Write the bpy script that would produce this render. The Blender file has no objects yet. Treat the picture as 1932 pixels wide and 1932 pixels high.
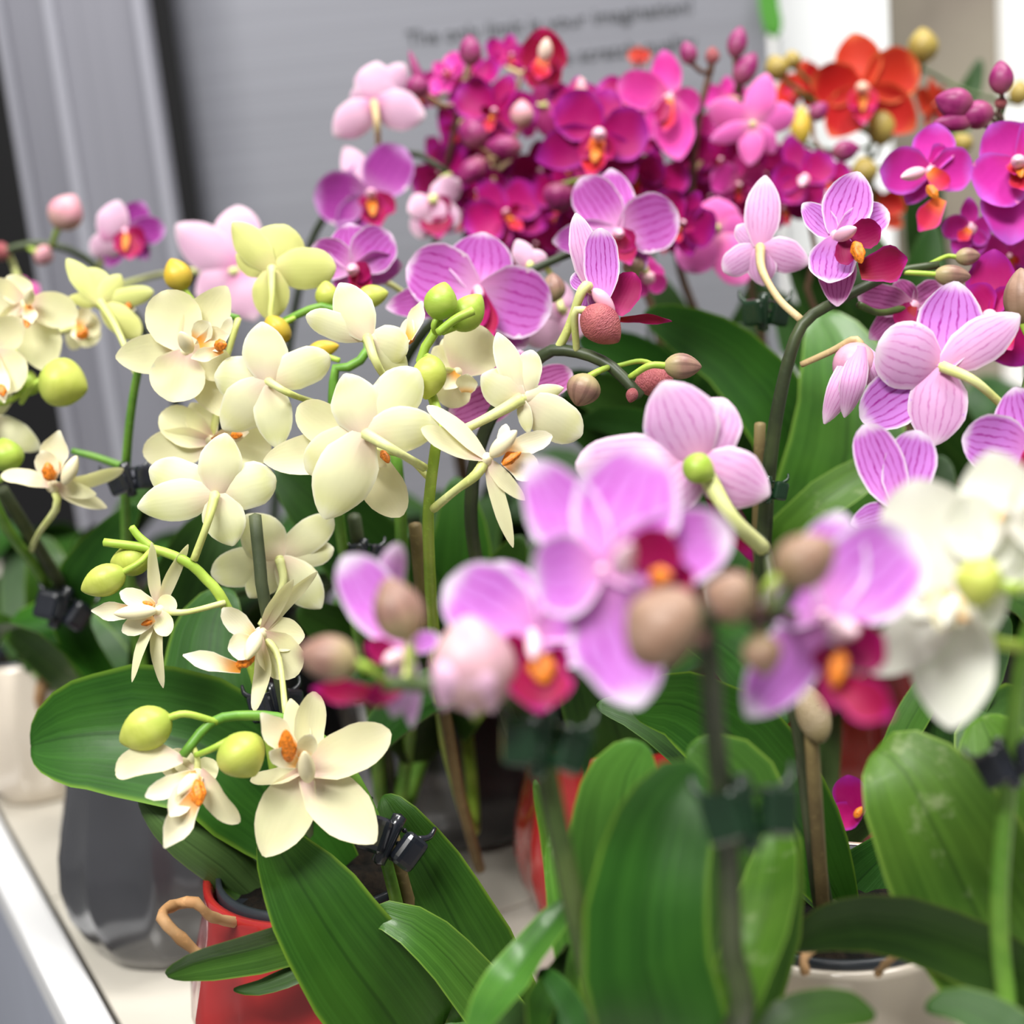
import bpy, bmesh, math, random
from mathutils import Vector, Matrix
random.seed(11)
SC = bpy.context.scene
COL = SC.collection
# ------------------------------------------------------------------ camera
FPX = 2654.0; H = 0.38; PITCH = math.radians(13.0); ROLL = math.radians(5.5)
_R0 = Vector((1, 0, 0)); _U0 = Vector((0, math.sin(PITCH), math.cos(PITCH)))
FWD = Vector((0, math.cos(PITCH), -math.sin(PITCH)))
RGT = _R0*math.cos(ROLL) - _U0*math.sin(ROLL)
UPV = _R0*math.sin(ROLL) + _U0*math.cos(ROLL)
CAM = Vector((0, 0, H))
cd = bpy.data.cameras.new('camera'); cam = bpy.data.objects.new('camera', cd); COL.objects.link(cam)
cd.sensor_width = 36.0; cd.lens = 36.0*FPX/1932.0; cd.clip_start = 0.01; cd.clip_end = 50
M = Matrix((RGT, UPV, -FWD)).transposed().to_4x4(); M.translation = CAM
cam.matrix_world = M
cd.dof.use_dof = True; cd.dof.focus_distance = 0.55; cd.dof.aperture_fstop = 49.46/10.0
SC.camera = cam
# ------------------------------------------------------------------ light
SC.view_settings.view_transform = 'Standard'; SC.view_settings.look = 'None'
SC.view_settings.gamma = 1.0; SC.view_settings.use_curve_mapping = False
SC.view_settings.exposure = 0.0
w = bpy.data.worlds.new('hall_light'); SC.world = w; w.use_nodes = True
bg = w.node_tree.nodes['Background']; bg.inputs[0].default_value = (1.0, 0.99, 0.98, 1); bg.inputs[1].default_value = 0.27
def lamp(name, loc, tgt, size, power, color=(1, 1, 1)):
    l = bpy.data.lights.new(name, 'AREA'); l.shape = 'RECTANGLE'; l.size, l.size_y = size; l.energy = power; l.color = color
    o = bpy.data.objects.new(name, l); COL.objects.link(o); o.location = loc
    o.rotation_euler = (Vector(tgt)-Vector(loc)).to_track_quat('-Z', 'Y').to_euler(); return o
lamp('ceiling_lamp', (-0.7, -0.8, 2.2), (0, .7, .2), (1.2, .5), 88, (1.0, .985, .95))
lamp('ceiling_lamp', (0.9, 0.3, 2.4), (0.1, .7, .2), (1.2, .4), 50, (1.0, .985, .95))
lamp('ceiling_lamp', (0.1, 1.0, 2.5), (0, .7, .2), (1.2, .4), 34, (1.0, .985, .95))
# ------------------------------------------------------------------ pixel helpers
def ray(x, y): return FWD + RGT*((x-966)/FPX) - UPV*((y-966)/FPX)
def P(x, y, d): return CAM + ray(x, y)*d
def PY(x, y, Y):
    v = ray(x, y); return CAM + v*(Y/v.y)
def PZ(x, y, z=0.0):
    v = ray(x, y); return CAM + v*((z-H)/v.z)
def px(n, d): return n*d/FPX
def depth(p): return (p-CAM).dot(FWD)
# ------------------------------------------------------------------ object helpers
def mesh_obj(name, verts, faces, mats, parent=None, uvs=None, midx=None, smooth=True, sharp=None):
    me = bpy.data.meshes.new(name)
    me.from_pydata([tuple(v) for v in verts], [], faces)
    for m in mats: me.materials.append(m)
    if midx: me.polygons.foreach_set('material_index', midx)
    me.polygons.foreach_set('use_smooth', [smooth]*len(faces))
    if uvs:
        lay = me.uv_layers.new(name='UVMap'); vi = [0]*len(me.loops); me.loops.foreach_get('vertex_index', vi)
        fl = []
        for i in vi: fl.extend(uvs[i])
        lay.data.foreach_set('uv', fl)
    if sharp:
        at = me.attributes.new('sharp_edge', 'BOOLEAN', 'EDGE')
        ev = [0]*(2*len(me.edges)); me.edges.foreach_get('vertices', ev)
        at.data.foreach_set('value', [(ev[2*i] in sharp and ev[2*i+1] in sharp) for i in range(len(me.edges))])
    me.update()
    o = bpy.data.objects.new(name, me); COL.objects.link(o)
    if parent is not None:
        o.parent = parent; o.matrix_parent_inverse = Matrix.Translation(-world_loc(parent))
    return o
def world_loc(o): return o.location.copy()   # parent inverses cancel, so every location is in world space
def empty(name, loc, parent=None):
    o = bpy.data.objects.new(name, None); COL.objects.link(o); o.empty_display_size = .01
    o.location = loc
    if parent is not None:
        o.parent = parent; o.matrix_parent_inverse = Matrix.Translation(-world_loc(parent))
    return o
def tag(o, label, cat=None, group=None, kind=None):
    if label: o['label'] = label
    if cat: o['category'] = cat
    if group: o['group'] = group
    if kind: o['kind'] = kind
    return o
def spline(pts, n):
    """Catmull-Rom through pts, n samples evenly by arc length; returns (points, tangents)"""
    if len(pts) == 2:
        dense = [pts[0].lerp(pts[1], i/40) for i in range(41)]
    else:
        Q = [pts[0]*2-pts[1]] + list(pts) + [pts[-1]*2-pts[-2]]; dense = []
        for i in range(1, len(Q)-2):
            a, b, c, d = Q[i-1:i+3]
            for k in range(16):
                t = k/16
                dense.append(.5*((2*b)+(c-a)*t+(2*a-5*b+4*c-d)*t*t+(3*b-a-3*c+d)*t**3))
        dense.append(Q[-2])
    L = [0]
    for i in range(1, len(dense)): L.append(L[-1]+(dense[i]-dense[i-1]).length)
    out = []; j = 0; T = L[-1] or 1e-9
    ts = n if isinstance(n, list) else [i/(n-1) for i in range(n)]
    for t in ts:
        s = t*T
        while j < len(L)-2 and L[j+1] < s: j += 1
        f = (s-L[j])/max(L[j+1]-L[j], 1e-9); out.append(dense[j].lerp(dense[j+1], min(max(f, 0), 1)))
    tg = []
    for i in range(len(out)):
        a = out[max(i-1, 0)]; b = out[min(i+1, len(out)-1)]; v = (b-a)
        tg.append(v.normalized() if v.length > 1e-9 else Vector((0, 0, 1)))
    return out, tg
def prof(tab):
    def f(t):
        for i in range(len(tab)-1):
            if t <= tab[i+1][0]:
                k = (t-tab[i][0])/(tab[i+1][0]-tab[i][0]); k = k*k*(3-2*k)*.35 + k*.65
                return tab[i][1]+(tab[i+1][1]-tab[i][1])*k
        return tab[-1][1]
    return f
W_P = prof([(0, .24), (.1, .52), (.25, .86), (.42, .99), (.58, 1), (.72, .95), (.84, .80), (.92, .60), (.97, .38), (1, .12)])
W_S = prof([(0, .34), (.12, .64), (.3, .93), (.48, 1), (.64, .93), (.78, .75), (.9, .47), (.96, .27), (1, .07)])
W_M = prof([(0, .45), (.15, .62), (.35, .78), (.55, 1), (.7, .9), (.85, .5), (.95, .22), (1, .08)])
W_L = prof([(0, .5), (.2, .8), (.5, 1), (.75, .9), (.9, .6), (1, .12)])
W_LEAF = prof([(0, .03), (.006, .16), (.02, .30), (.05, .47), (.1, .65), (.16, .8), (.3, .96), (.45, 1), (.65, .92), (.82, .72), (.93, .5), (1, .36)])
TT = [0, .07, .16, .27, .39, .51, .63, .74, .83, .9, .955, 1]
TL = [0, .006, .02, .05, .1, .15, .2, .29, .38, .48, .58, .68, .78, .88, 1]
def ribbon(name, pts, half, wprof, nrm, mats, parent, cup=.5, fold=0.0, thick=.0005, ts=TT, nu=9, ruff=0.0, twist_end=0.0, seed=0):
    rnd = random.Random(seed*7919+13); ph = rnd.uniform(0, 6.28); ph2 = rnd.uniform(0, 6.28)
    c, tg = spline(pts, ts); front = []; uv = []; back = []
    us = [-1+2*i/(nu-1) for i in range(nu)]
    for i, t in enumerate(ts):
        T = tg[i]; n = nrm - T*nrm.dot(T)
        if n.length < 1e-6: n = T.orthogonal()
        n.normalize()
        if twist_end: n = Matrix.Rotation(twist_end*t, 3, T) @ n
        s = T.cross(n); W = half*wprof(t)
        W *= 1+ruff*.35*math.sin(t*17+ph)
        for u in us:
            if abs(cup) > 1e-3:
                a = u*cup; x = W*math.sin(a)/cup; z = W*(1-math.cos(a))/cup
            else: x = W*u; z = 0
            z += fold*abs(u)*W + ruff*W*(u*u)*math.sin(t*11+ph2+(1.7 if u > 0 else 0))
            p = c[i]+s*x+n*z
            edge = (1-abs(u)**3)*(1 if 0 < i < len(ts)-1 else 0)
            front.append(p+n*(thick*.5*edge)); back.append(p-n*(thick*.5*edge)); uv.append(((u+1)/2, t))
    nt = len(ts); N = nt*nu; bmap = {}; verts = front[:]; uvs = uv[:]; border = set()
    for i in range(nt):
        for j in range(nu):
            k = i*nu+j
            if i in (0, nt-1) or j in (0, nu-1): bmap[k] = k; border.add(k)
            else: bmap[k] = len(verts); verts.append(back[k]); uvs.append(uv[k])
    faces = []; mi = []
    for i in range(nt-1):
        for j in range(nu-1):
            a = i*nu+j; q = (a, a+nu, a+nu+1, a+1)
            faces.append(q); mi.append(0)
            faces.append((bmap[q[3]], bmap[q[2]], bmap[q[1]], bmap[q[0]])); mi.append(min(1, len(mats)-1))
    return mesh_obj(name, verts, faces, mats, parent, uvs, mi, True, border)
def tube(name, pts, radii, mat, parent, sides=9, n=None, bump=0.0):
    n = n or max(6, 4*len(pts)); c, tg = spline(pts, n); verts = []; faces = []; uvs = []
    ref = tg[0].orthogonal().normalized()
    for i in range(n):
        t = i/(n-1); k = t*(len(radii)-1); a = int(min(k, len(radii)-2)) if len(radii) > 1 else 0
        r = radii[a]+(radii[a+1]-radii[a])*(k-a) if len(radii) > 1 else radii[0]
        if bump: r *= 1+bump*math.sin(i*2.1)+bump*.6*math.sin(i*5.3)
        ref = (ref-tg[i]*ref.dot(tg[i])).normalized(); b = tg[i].cross(ref)
        for j in range(sides):
            th = 2*math.pi*j/sides; verts.append(c[i]+(ref*math.cos(th)+b*math.sin(th))*r); uvs.append((j/sides, t))
    for i in range(n-1):
        for j in range(sides):
            a = i*sides+j; b_ = i*sides+(j+1) % sides
            faces.append((a, b_, b_+sides, a+sides))
    for end, i in ((0, 0), (1, n-1)):
        ci = len(verts); verts.append(c[i]+tg[i]*(radii[0 if end == 0 else -1]*.35*(1 if end else -1))); uvs.append((.5, end))
        for j in range(sides):
            a = i*sides+j; b_ = i*sides+(j+1) % sides
            faces.append((ci, a, b_) if end else (ci, b_, a))
    return mesh_obj(name, verts, faces, [mat], parent, uvs)
def budmesh(name, base, tip, w, mat, parent, flat=.92, lobes=3, groove=.07, point=.5, rough=0.0, seed=0):
    ax = tip-base; L = ax.length; ax.normalize(); v = (CAM-base).normalized(); b = (v-ax*v.dot(ax))
    b = b.normalized() if b.length > .05 else ax.orthogonal().normalized(); s = ax.cross(b)
    verts = []; uvs = []; faces = []; NT, NS = 14, 24; rnd = random.Random(seed); ph = rnd.uniform(0, 6)
    for i in range(NT+1):
        t = i/NT; tt = .5-.5*math.cos(math.pi*t)
        r = (math.sin(math.pi*tt**.86))**.62 if 0 < tt < 1 else 0.0
        r *= 1-.18*point*max(0, (tt-.55)/.45)**2
        for j in range(NS):
            th = 2*math.pi*j/NS
            g = 1-groove*(abs(math.cos((th+ph)*lobes/2))**14)*math.sin(math.pi*tt)
            if rough: g *= 1+rough*math.sin(9*th+13*tt*3)*math.sin(23*tt+3*math.sin(4*th))
            rr = max(r*g*w/2, w*.012)
            verts.append(base+ax*(tt*L)+(s*math.cos(th)+b*math.sin(th)*flat)*rr); uvs.append((j/NS, tt))
    for i in range(NT):
        for j in range(NS):
            a = i*NS+j; c_ = i*NS+(j+1) % NS; faces.append((a, c_, c_+NS, a+NS))
    faces.append(tuple(range(NS))[::-1]); faces.append(tuple(NT*NS+j for j in range(NS)))
    return mesh_obj(name, verts, faces, [mat], parent, uvs)
def lathe(name, c, profile, mats, parent, n=64, flute=0.0, nf=12, midx=None):
    """closed solid of revolution about z at c; flute = soft vertical facets"""
    verts = []; faces = []; uvs = []; m = []
    K = len(profile)
    for k, (r, z, fl) in enumerate(profile):
        for j in range(n):
            th = 2*math.pi*j/n
            rr = r*(1-flute*fl*(abs(math.sin(th*nf/2))))
            verts.append(Vector((c[0]+rr*math.cos(th), c[1]+rr*math.sin(th), c[2]+z))); uvs.append((j/n, k/(K-1)))
    for k in range(K-1):
        for j in range(n):
            a = k*n+j; b = k*n+(j+1) % n; faces.append((a, b, b+n, a+n)); m.append(midx[k] if midx else 0)
    faces.append(tuple(range(n))[::-1]); m.append(0)
    faces.append(tuple((K-1)*n+j for j in range(n))); m.append(midx[-1] if midx else 0)
    return mesh_obj(name, verts, faces, mats, parent, uvs, m)
def bevbox(name, cx, cy, cz, sx, sy, sz, mat, parent, bev=.001, rz=0.0, axes=None, seg=2):
    bm = bmesh.new(); bmesh.ops.create_cube(bm, size=1)
    for v in bm.verts: v.co = Vector((v.co.x*sx, v.co.y*sy, v.co.z*sz))
    bmesh.ops.bevel(bm, geom=bm.edges[:], offset=bev, segments=seg, affect='EDGES', profile=.6)
    if axes is not None: bm.transform(axes.to_4x4())
    elif rz: bm.transform(Matrix.Rotation(rz, 4, 'Z'))
    bm.transform(Matrix.Translation((cx, cy, cz)))
    me = bpy.data.meshes.new(name); bm.to_mesh(me); bm.free(); me.materials.append(mat)
    o = bpy.data.objects.new(name, me); COL.objects.link(o)
    if parent is not None: o.parent = parent; o.matrix_parent_inverse = Matrix.Translation(-world_loc(parent))
    return o
# ------------------------------------------------------------------ materials
class NT:
    def __init__(s, name):
        s.m = bpy.data.materials.new(name); s.m.use_nodes = True; s.t = s.m.node_tree; s.t.nodes.clear()
        s.out = s.n('ShaderNodeOutputMaterial')
    def n(s, typ, **kw):
        nd = s.t.nodes.new(typ)
        for k, v in kw.items(): setattr(nd, k, v)
        return nd
    def set(s, sock, v):
        if isinstance(v, bpy.types.NodeSocket): s.t.links.new(v, sock)
        else: sock.default_value = (tuple(v)+(1,) if isinstance(v, tuple) and len(v) == 3 and sock.type == 'RGBA' else v)
    def math(s, op, a, b=0.0, c=None, clamp=False):
        nd = s.n('ShaderNodeMath', operation=op, use_clamp=clamp); s.set(nd.inputs[0], a); s.set(nd.inputs[1], b)
        if c is not None: s.set(nd.inputs[2], c)
        return nd.outputs[0]
    def smooth(s, v, a, b, lo=0.0, hi=1.0):
        nd = s.n('ShaderNodeMapRange', interpolation_type='SMOOTHSTEP'); s.set(nd.inputs[0], v)
        for i, q in enumerate((a, b, lo, hi)): nd.inputs[i+1].default_value = q
        return nd.outputs[0]
    def mix(s, f, a, b, mode='MIX'):
        nd = s.n('ShaderNodeMixRGB', blend_type=mode); s.set(nd.inputs[0], f); s.set(nd.inputs[1], a); s.set(nd.inputs[2], b)
        return nd.outputs[0]
    def noise(s, scale, vec=None, detail=3.0, rough=.5):
        nd = s.n('ShaderNodeTexNoise'); nd.inputs['Scale'].default_value = scale; nd.inputs['Detail'].default_value = detail; nd.inputs['Roughness'].default_value = rough
        if vec is not None: s.t.links.new(vec, nd.inputs['Vector'])
        return nd.outputs['Fac']
    def uv(s):
        nd = s.n('ShaderNodeTexCoord'); sp = s.n('ShaderNodeSeparateXYZ'); s.t.links.new(nd.outputs['UV'], sp.inputs[0])
        return sp.outputs[0], sp.outputs[1], nd.outputs['UV']
    def obj(s): return s.n('ShaderNodeTexCoord').outputs['Object']
    def rnd(s): return s.n('ShaderNodeObjectInfo').outputs['Random']
    def bsdf(s, col, rough=.5, metal=0.0, spec=.5, coat=0.0, trans=0.0, tcol=None, bump=None, bstr=.2, bdist=.0005, sub=0.0):
        b = s.n('ShaderNodeBsdfPrincipled'); s.set(b.inputs['Base Color'], col); s.set(b.inputs['Roughness'], rough); s.set(b.inputs['Metallic'], metal)
        b.inputs['Specular IOR Level'].default_value = spec; b.inputs['Coat Weight'].default_value = coat; b.inputs['Coat Roughness'].default_value = .12
        if bump is not None:
            bp = s.n('ShaderNodeBump'); bp.inputs['Strength'].default_value = bstr; bp.inputs['Distance'].default_value = bdist
            s.t.links.new(bump, bp.inputs['Height']); s.t.links.new(bp.outputs[0], b.inputs['Normal'])
        res = b.outputs[0]
        if trans > 0:
            tr = s.n('ShaderNodeBsdfTranslucent'); s.set(tr.inputs[0], tcol if tcol is not None else col)
            mx = s.n('ShaderNodeMixShader'); mx.inputs[0].default_value = trans
            s.t.links.new(res, mx.inputs[1]); s.t.links.new(tr.outputs[0], mx.inputs[2]); res = mx.outputs[0]
        s.t.links.new(res, s.out.inputs[0]); return s.m
def petal_mat(name, base, edge, center, vein=None, vamt=0.0, vfreq=9.0, crange=(.0, .4), erange=(.78, 1.0), eamt=1.0, camt=1.0, trans=.3, blot=None, rough=.55, tip=None, var=.12):
    k = NT(name); x, y, uvv = k.uv(); au = k.math('ABSOLUTE', k.math('MULTIPLY_ADD', x, 2.0, -1.0))
    nz = k.noise(6.0, uvv, 2.0); nz2 = k.noise(2.2, k.obj() if False else uvv, 2.0)
    col = k.mix(k.smooth(nz2, .3, .7, 0, .35), base, tuple(min(1, c*1.12+.02) for c in base))
    if vein is not None:
        ph = k.math('ADD', k.math('MULTIPLY', x, vfreq), k.math('MULTIPLY', nz, .7))
        sn = k.math('ABSOLUTE', k.math('SINE', k.math('MULTIPLY', ph, math.pi)))
        vm = k.smooth(sn, .05, .62, 1.0, 0.0)
        br = k.smooth(k.noise(9.0, uvv, 3.0), .25, .75, .35, 1.0)
        fade = k.math('MULTIPLY', k.smooth(y, .1, .3), k.smooth(y, .82, .99, 1.0, .1))
        f = k.math('MULTIPLY', k.math('MULTIPLY', vm, br), k.math('MULTIPLY', fade, vamt))
        col = k.mix(f, col, vein)
    cf = k.smooth(y, crange[0], crange[1], camt, 0.0)
    if blot: cf = k.math('MULTIPLY', cf, k.smooth(au, .2, .9, 1.0, .55))
    col = k.mix(cf, col, center)
    if tip: col = k.mix(k.smooth(y, .55, 1.0, 0, .8), col, tip)
    ed = k.math('MAXIMUM', au, k.math('MULTIPLY', y, 1.0))
    ed = k.math('ADD', ed, k.math('MULTIPLY', k.math('SUBTRACT', nz, .5), .12))
    col = k.mix(k.smooth(ed, erange[0], erange[1], 0.0, eamt), col, edge)
    hs = k.n('ShaderNodeHueSaturation'); k.set(hs.inputs['Color'], col)
    r = k.rnd(); k.set(hs.inputs['Value'], k.math('MULTIPLY_ADD', r, var, 1.0-var*.6)); k.set(hs.inputs['Hue'], k.math('MULTIPLY_ADD', r, .012, .494))
    bump = k.math('ADD', k.math('MULTIPLY', k.math('SINE', k.math('ADD', k.math('MULTIPLY', x, 55.0), k.math('MULTIPLY', nz, 6.0))), .25), k.noise(9, uvv))
    return k.bsdf(hs.outputs[0], rough=rough, spec=.25, trans=trans, bump=bump, bstr=.10, bdist=.0003)
def simple_bud(name, a, b, tipc=None, rough=.42, stripe=0.0, bstr=.15, wr=False):
    k = NT(name); x, y, uvv = k.uv()
    col = k.mix(k.smooth(k.noise(3.0, uvv), .3, .7), a, b)
    if stripe: col = k.mix(k.math('MULTIPLY', k.smooth(k.math('SINE', k.math('MULTIPLY', x, 50.0)), .2, .9), stripe), col, tuple(c*.45 for c in a))
    if tipc: col = k.mix(k.smooth(y, .0, .55, .85, 0), col, tipc)
    return k.bsdf(col, rough=rough, spec=.4, trans=.12, bump=k.noise(22 if not wr else 34, k.obj() if False else uvv), bstr=.15 if not wr else .9, bdist=.0004 if not wr else .0011)
def plain(name, col, rough=.5, metal=0.0, coat=0.0, spec=.5, var=.0, nscale=40, trans=0.0):
    k = NT(name); c = col
    if var: c = k.mix(k.smooth(k.noise(nscale, k.obj()), .3, .7), tuple(max(0, q*(1-var)) for q in col), tuple(min(1, q*(1+var)) for q in col))
    return k.bsdf(c, rough=rough, metal=metal, coat=coat, spec=spec, trans=trans)
def stem_mat(name, a, b, rough=.45):
    k = NT(name); x, y, uvv = k.uv(); ob = k.obj()
    col = k.mix(k.smooth(k.noise(60, ob), .35, .65), a, b)
    col = k.mix(k.smooth(k.noise(420, ob), .55, .75, 0, .35), col, tuple(min(1, c*1.8+.01) for c in a))
    return k.bsdf(col, rough=rough, spec=.4)
def leaf_mat(name, a, b, edge, rough=.46, spec=.26, coat=.03, dust=.0):
    k = NT(name); x, y, uvv = k.uv(); ob = k.obj(); au = k.math('ABSOLUTE', k.math('MULTIPLY_ADD', x, 2.0, -1.0))
    mp = k.n('ShaderNodeMapping'); k.t.links.new(uvv, mp.inputs[0]); mp.inputs['Scale'].default_value = (26, 1.2, 1)
    streak = k.noise(1.0, mp.outputs[0], 3)
    col = k.mix(k.smooth(k.noise(22, ob, 3), .32, .68), a, b)
    col = k.mix(k.smooth(streak, .3, .75, 0, .45), col, tuple(min(1, c*1.5+.004) for c in b))
    col = k.mix(k.smooth(au, .0, .07, .5, 0), col, tuple(c*.55 for c in a))
    col = k.mix(k.smooth(au, .9, 1.0, 0, .85), col, edge)
    if dust: col = k.mix(k.math('MULTIPLY', k.smooth(k.noise(75, ob, 6, .7), .56, .72), dust), col, (.33, .4, .2))
    r = k.rnd(); hs = k.n('ShaderNodeHueSaturation'); k.set(hs.inputs['Color'], col); k.set(hs.inputs['Value'], k.math('MULTIPLY_ADD', r, .35, .82))
    k.set(hs.inputs['Hue'], k.math('MULTIPLY_ADD', r, .02, .49))
    return k.bsdf(hs.outputs[0], rough=rough, spec=spec, coat=coat, trans=.10, bump=k.math('ADD', streak, k.math('MULTIPLY', k.noise(300, ob), .4)), bstr=.25, bdist=.0006)
KIND = {}
def kind(name, pf, pb, mid, lobe, col, cal, sf=None, sb=None):
    KIND[name] = dict(p=[pf, pb], s=[sf or pf, sb or pb], m=mid, l=lobe, c=col, o=cal)
CW = (.93, .89, .62); CWB = (.76, .77, .42)
cream_f = petal_mat('petal_cream_front', CW, (.93, .88, .64), (.86, .62, .63), crange=(.0, .42), camt=.75, trans=.45, var=.06)
cream_b = petal_mat('petal_cream_back', (.88, .88, .62), (.93, .93, .76), (.90, .76, .64), crange=(.0, .5), camt=.8, tip=(.80, .82, .40), trans=.45, var=.10)
cream_m = petal_mat('lip_cream', (.91, .86, .62), (.94, .9, .72), (.95, .42, .04), crange=(.05, .55), camt=.95, trans=.3, var=.05)
cream_l = petal_mat('lip_lobe_cream', (.91, .87, .66), (.94, .9, .74), (.92, .5, .10), crange=(.0, .4), camt=.8, trans=.3, var=.05)
cream_c = plain('column_cream', (.86, .77, .50), .45)
callus = plain('callus_orange', (.68, .19, .010), .5, var=.35, nscale=900)
green_f = petal_mat('petal_green_front', (.78, .78, .36), (.82, .82, .42), (.85, .7, .4), crange=(0, .35), camt=.5, var=.06)
green_b = petal_mat('petal_green_back', (.70, .72, .26), (.75, .76, .32), (.72, .62, .32), crange=(0, .4), camt=.6, var=.08)
white_f = petal_mat('petal_white_front', (.93, .94, .84), (.95, .95, .88), (.92, .8, .74), crange=(0, .35), camt=.5, var=.04)
white_b = petal_mat('petal_white_back', (.92, .93, .78), (.94, .94, .84), (.9, .88, .6), crange=(0, .4), camt=.4, var=.04)
kind('cream', [cream_f, cream_b][0], cream_b, [cream_m], [cream_l], cream_c, callus)
kind('green', green_f, green_b, [cream_m], [cream_l], cream_c, callus)
kind('white', white_f, white_b, [cream_m], [cream_l], plain('column_white', (.92, .9, .8), .45), plain('callus_peach', (.9, .5, .2), .5))
lip_crim = petal_mat('lip_crimson', (.33, .002, .06), (.46, .012, .22), (.30, .006, .010), crange=(0, .35), trans=.2, var=.1)
lob_crim = petal_mat('lip_lobe_crimson', (.31, .001, .075), (.38, .004, .13), (.50, .04, .19), crange=(0, .3), camt=.6, trans=.2, var=.1)
col_pink = plain('column_pink', (.80, .42, .55), .4)
st_f = petal_mat('petal_striped_front', (.68, .25, .76), (.90, .80, .92), (.83, .36, .72), vein=(.40, .008, .32), vamt=1.0, vfreq=7.5, erange=(.84, 1.0), crange=(.02, .45), camt=.55, trans=.3)
st_b = petal_mat('petal_striped_back', (.80, .47, .74), (.88, .72, .84), (.85, .38, .66), vein=(.60, .17, .48), vamt=.75, vfreq=7.5, crange=(0, .4), camt=.7, trans=.3)
li_f = petal_mat('petal_lilac_front', (.71, .26, .78), (.90, .83, .94), (.86, .38, .70), vein=(.50, .03, .48), vamt=.85, vfreq=5.5, erange=(.78, 1.0), crange=(.02, .55), camt=.65, trans=.3)
li_b = petal_mat('petal_lilac_back', (.80, .50, .82), (.88, .75, .90), (.82, .4, .72), vein=(.62, .2, .55), vamt=.4, vfreq=4.5, crange=(0, .4), camt=.6, trans=.3)
dk_f = petal_mat('petal_darkstriped_front', (.62, .18, .50), (.82, .6, .78), (.8, .5, .62), vein=(.33, .005, .17), vamt=.95, vfreq=7.0, erange=(.86, 1.0), crange=(0, .4), camt=.6)
mg_f = petal_mat('petal_magenta_front', (.45, .001, .15), (.42, .02, .36), (.56, .004, .17), crange=(0, .4), camt=.8, erange=(.66, 1.0), eamt=.85, trans=.25)
mg_b = petal_mat('petal_magenta_back', (.42, .02, .19), (.48, .06, .32), (.5, .06, .22), crange=(0, .4), trans=.25)
pk_f = petal_mat('petal_pink_front', (.82, .06, .45), (.85, .17, .62), (.85, .3, .5), crange=(0, .4), camt=.6, trans=.28)
pk_b = petal_mat('petal_pink_back', (.82, .16, .52), (.85, .25, .62), (.8, .3, .5), crange=(0, .4), trans=.28)
pp_f = petal_mat('petal_palepink_front', (.80, .38, .68), (.88, .62, .8), (.8, .3, .5), crange=(0, .4), trans=.3)
pp_b = petal_mat('petal_palepink_back', (.84, .54, .72), (.90, .70, .80), (.72, .22, .46), crange=(0, .35), camt=.8, trans=.3)
pu_f = petal_mat('petal_purple_front', (.40, .05, .36), (.62, .30, .66), (.6, .35, .55), vein=(.3, .02, .28), vamt=.5, vfreq=6, crange=(0, .45), camt=.6, trans=.25)
or_f = petal_mat('petal_orange_front', (.58, .022, .012), (.78, .16, .05), (.72, .06, .03), crange=(0, .5), camt=.6, erange=(.8, 1.05), trans=.25)
or_b = petal_mat('petal_orange_back', (.62, .10, .03), (.75, .25, .08), (.6, .2, .05), trans=.25)
mv_f = petal_mat('petal_violetmagenta_front', (.66, .03, .42), (.60, .12, .68), (.75, .05, .35), crange=(0, .4), camt=.7, erange=(.72, 1.0), trans=.28)
lip_or = petal_mat('lip_redorange', (.62, .02, .05), (.6, .03, .25), (.85, .22, .02), crange=(0, .5), trans=.2)
sp_f = petal_mat('petal_veined_front', (.60, .15, .58), (.88, .74, .90), (.84, .50, .72), vein=(.42, .008, .30), vamt=.95, vfreq=7.0, erange=(.86, 1.02), crange=(.0, .5), camt=.7, trans=.3)
cr_f = petal_mat('petal_crimson_front', (.36, .002, .05), (.5, .005, .16), (.4, .002, .03), trans=.25)
kind('crimson', cr_f, mg_b, [lip_or], [lip_or], plain('column_ivory', (.88, .66, .55), .4), callus)
kind('veined', sp_f, st_b, [lip_crim], [lob_crim], col_pink, callus)
kind('stripe', st_f, st_b, [lip_crim], [lob_crim], col_pink, callus)
kind('lilac', li_f, li_b, [lip_crim], [lob_crim], plain('column_palepink', (.85, .58, .66), .4), callus)
kind('dark', dk_f, st_b, [lip_crim], [lob_crim], col_pink, callus)
kind('magenta', mg_f, mg_b, [lip_or], [lob_crim], plain('column_blush', (.85, .5, .62), .4), callus)
kind('pink', pk_f, pk_b, [lip_or], [lob_crim], plain('column_rose', (.85, .5, .55), .4), callus)
kind('palepink', pp_f, pp_b, [lip_crim], [lob_crim], col_pink, callus)
kind('purple', pu_f, pp_b, [lip_crim], [lob_crim], col_pink, callus)
kind('orange', or_f, or_b, [lip_or], [lip_or], plain('column_peach', (.88, .55, .42), .4), callus)
kind('violet', mv_f, pk_b, [lip_or], [lip_or], plain('column_lightpink', (.86, .5, .6), .4), callus)
B_GREEN = simple_bud('bud_yellowgreen', (.50, .56, .09), (.62, .66, .15), (.40, .5, .08))
B_LIME = simple_bud('bud_lime', (.36, .52, .06), (.48, .60, .11), (.3, .45, .05))
B_YEL = simple_bud('bud_yellow', (.70, .47, .04), (.62, .42, .06), (.5, .4, .05))
B_BROWN = simple_bud('bud_brown', (.30, .16, .13), (.38, .24, .17), (.45, .40, .18), stripe=.5)
B_BEIGE = simple_bud('bud_beige', (.30, .175, .115), (.42, .27, .20), (.26, .19, .09), stripe=.25)
B_RED = simple_bud('bud_dustyred', (.42, .10, .12), (.55, .16, .16), None, wr=True)
B_MAG = simple_bud('bud_magenta', (.26, .012, .12), (.38, .05, .20), (.34, .1, .15), stripe=.2)
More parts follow.
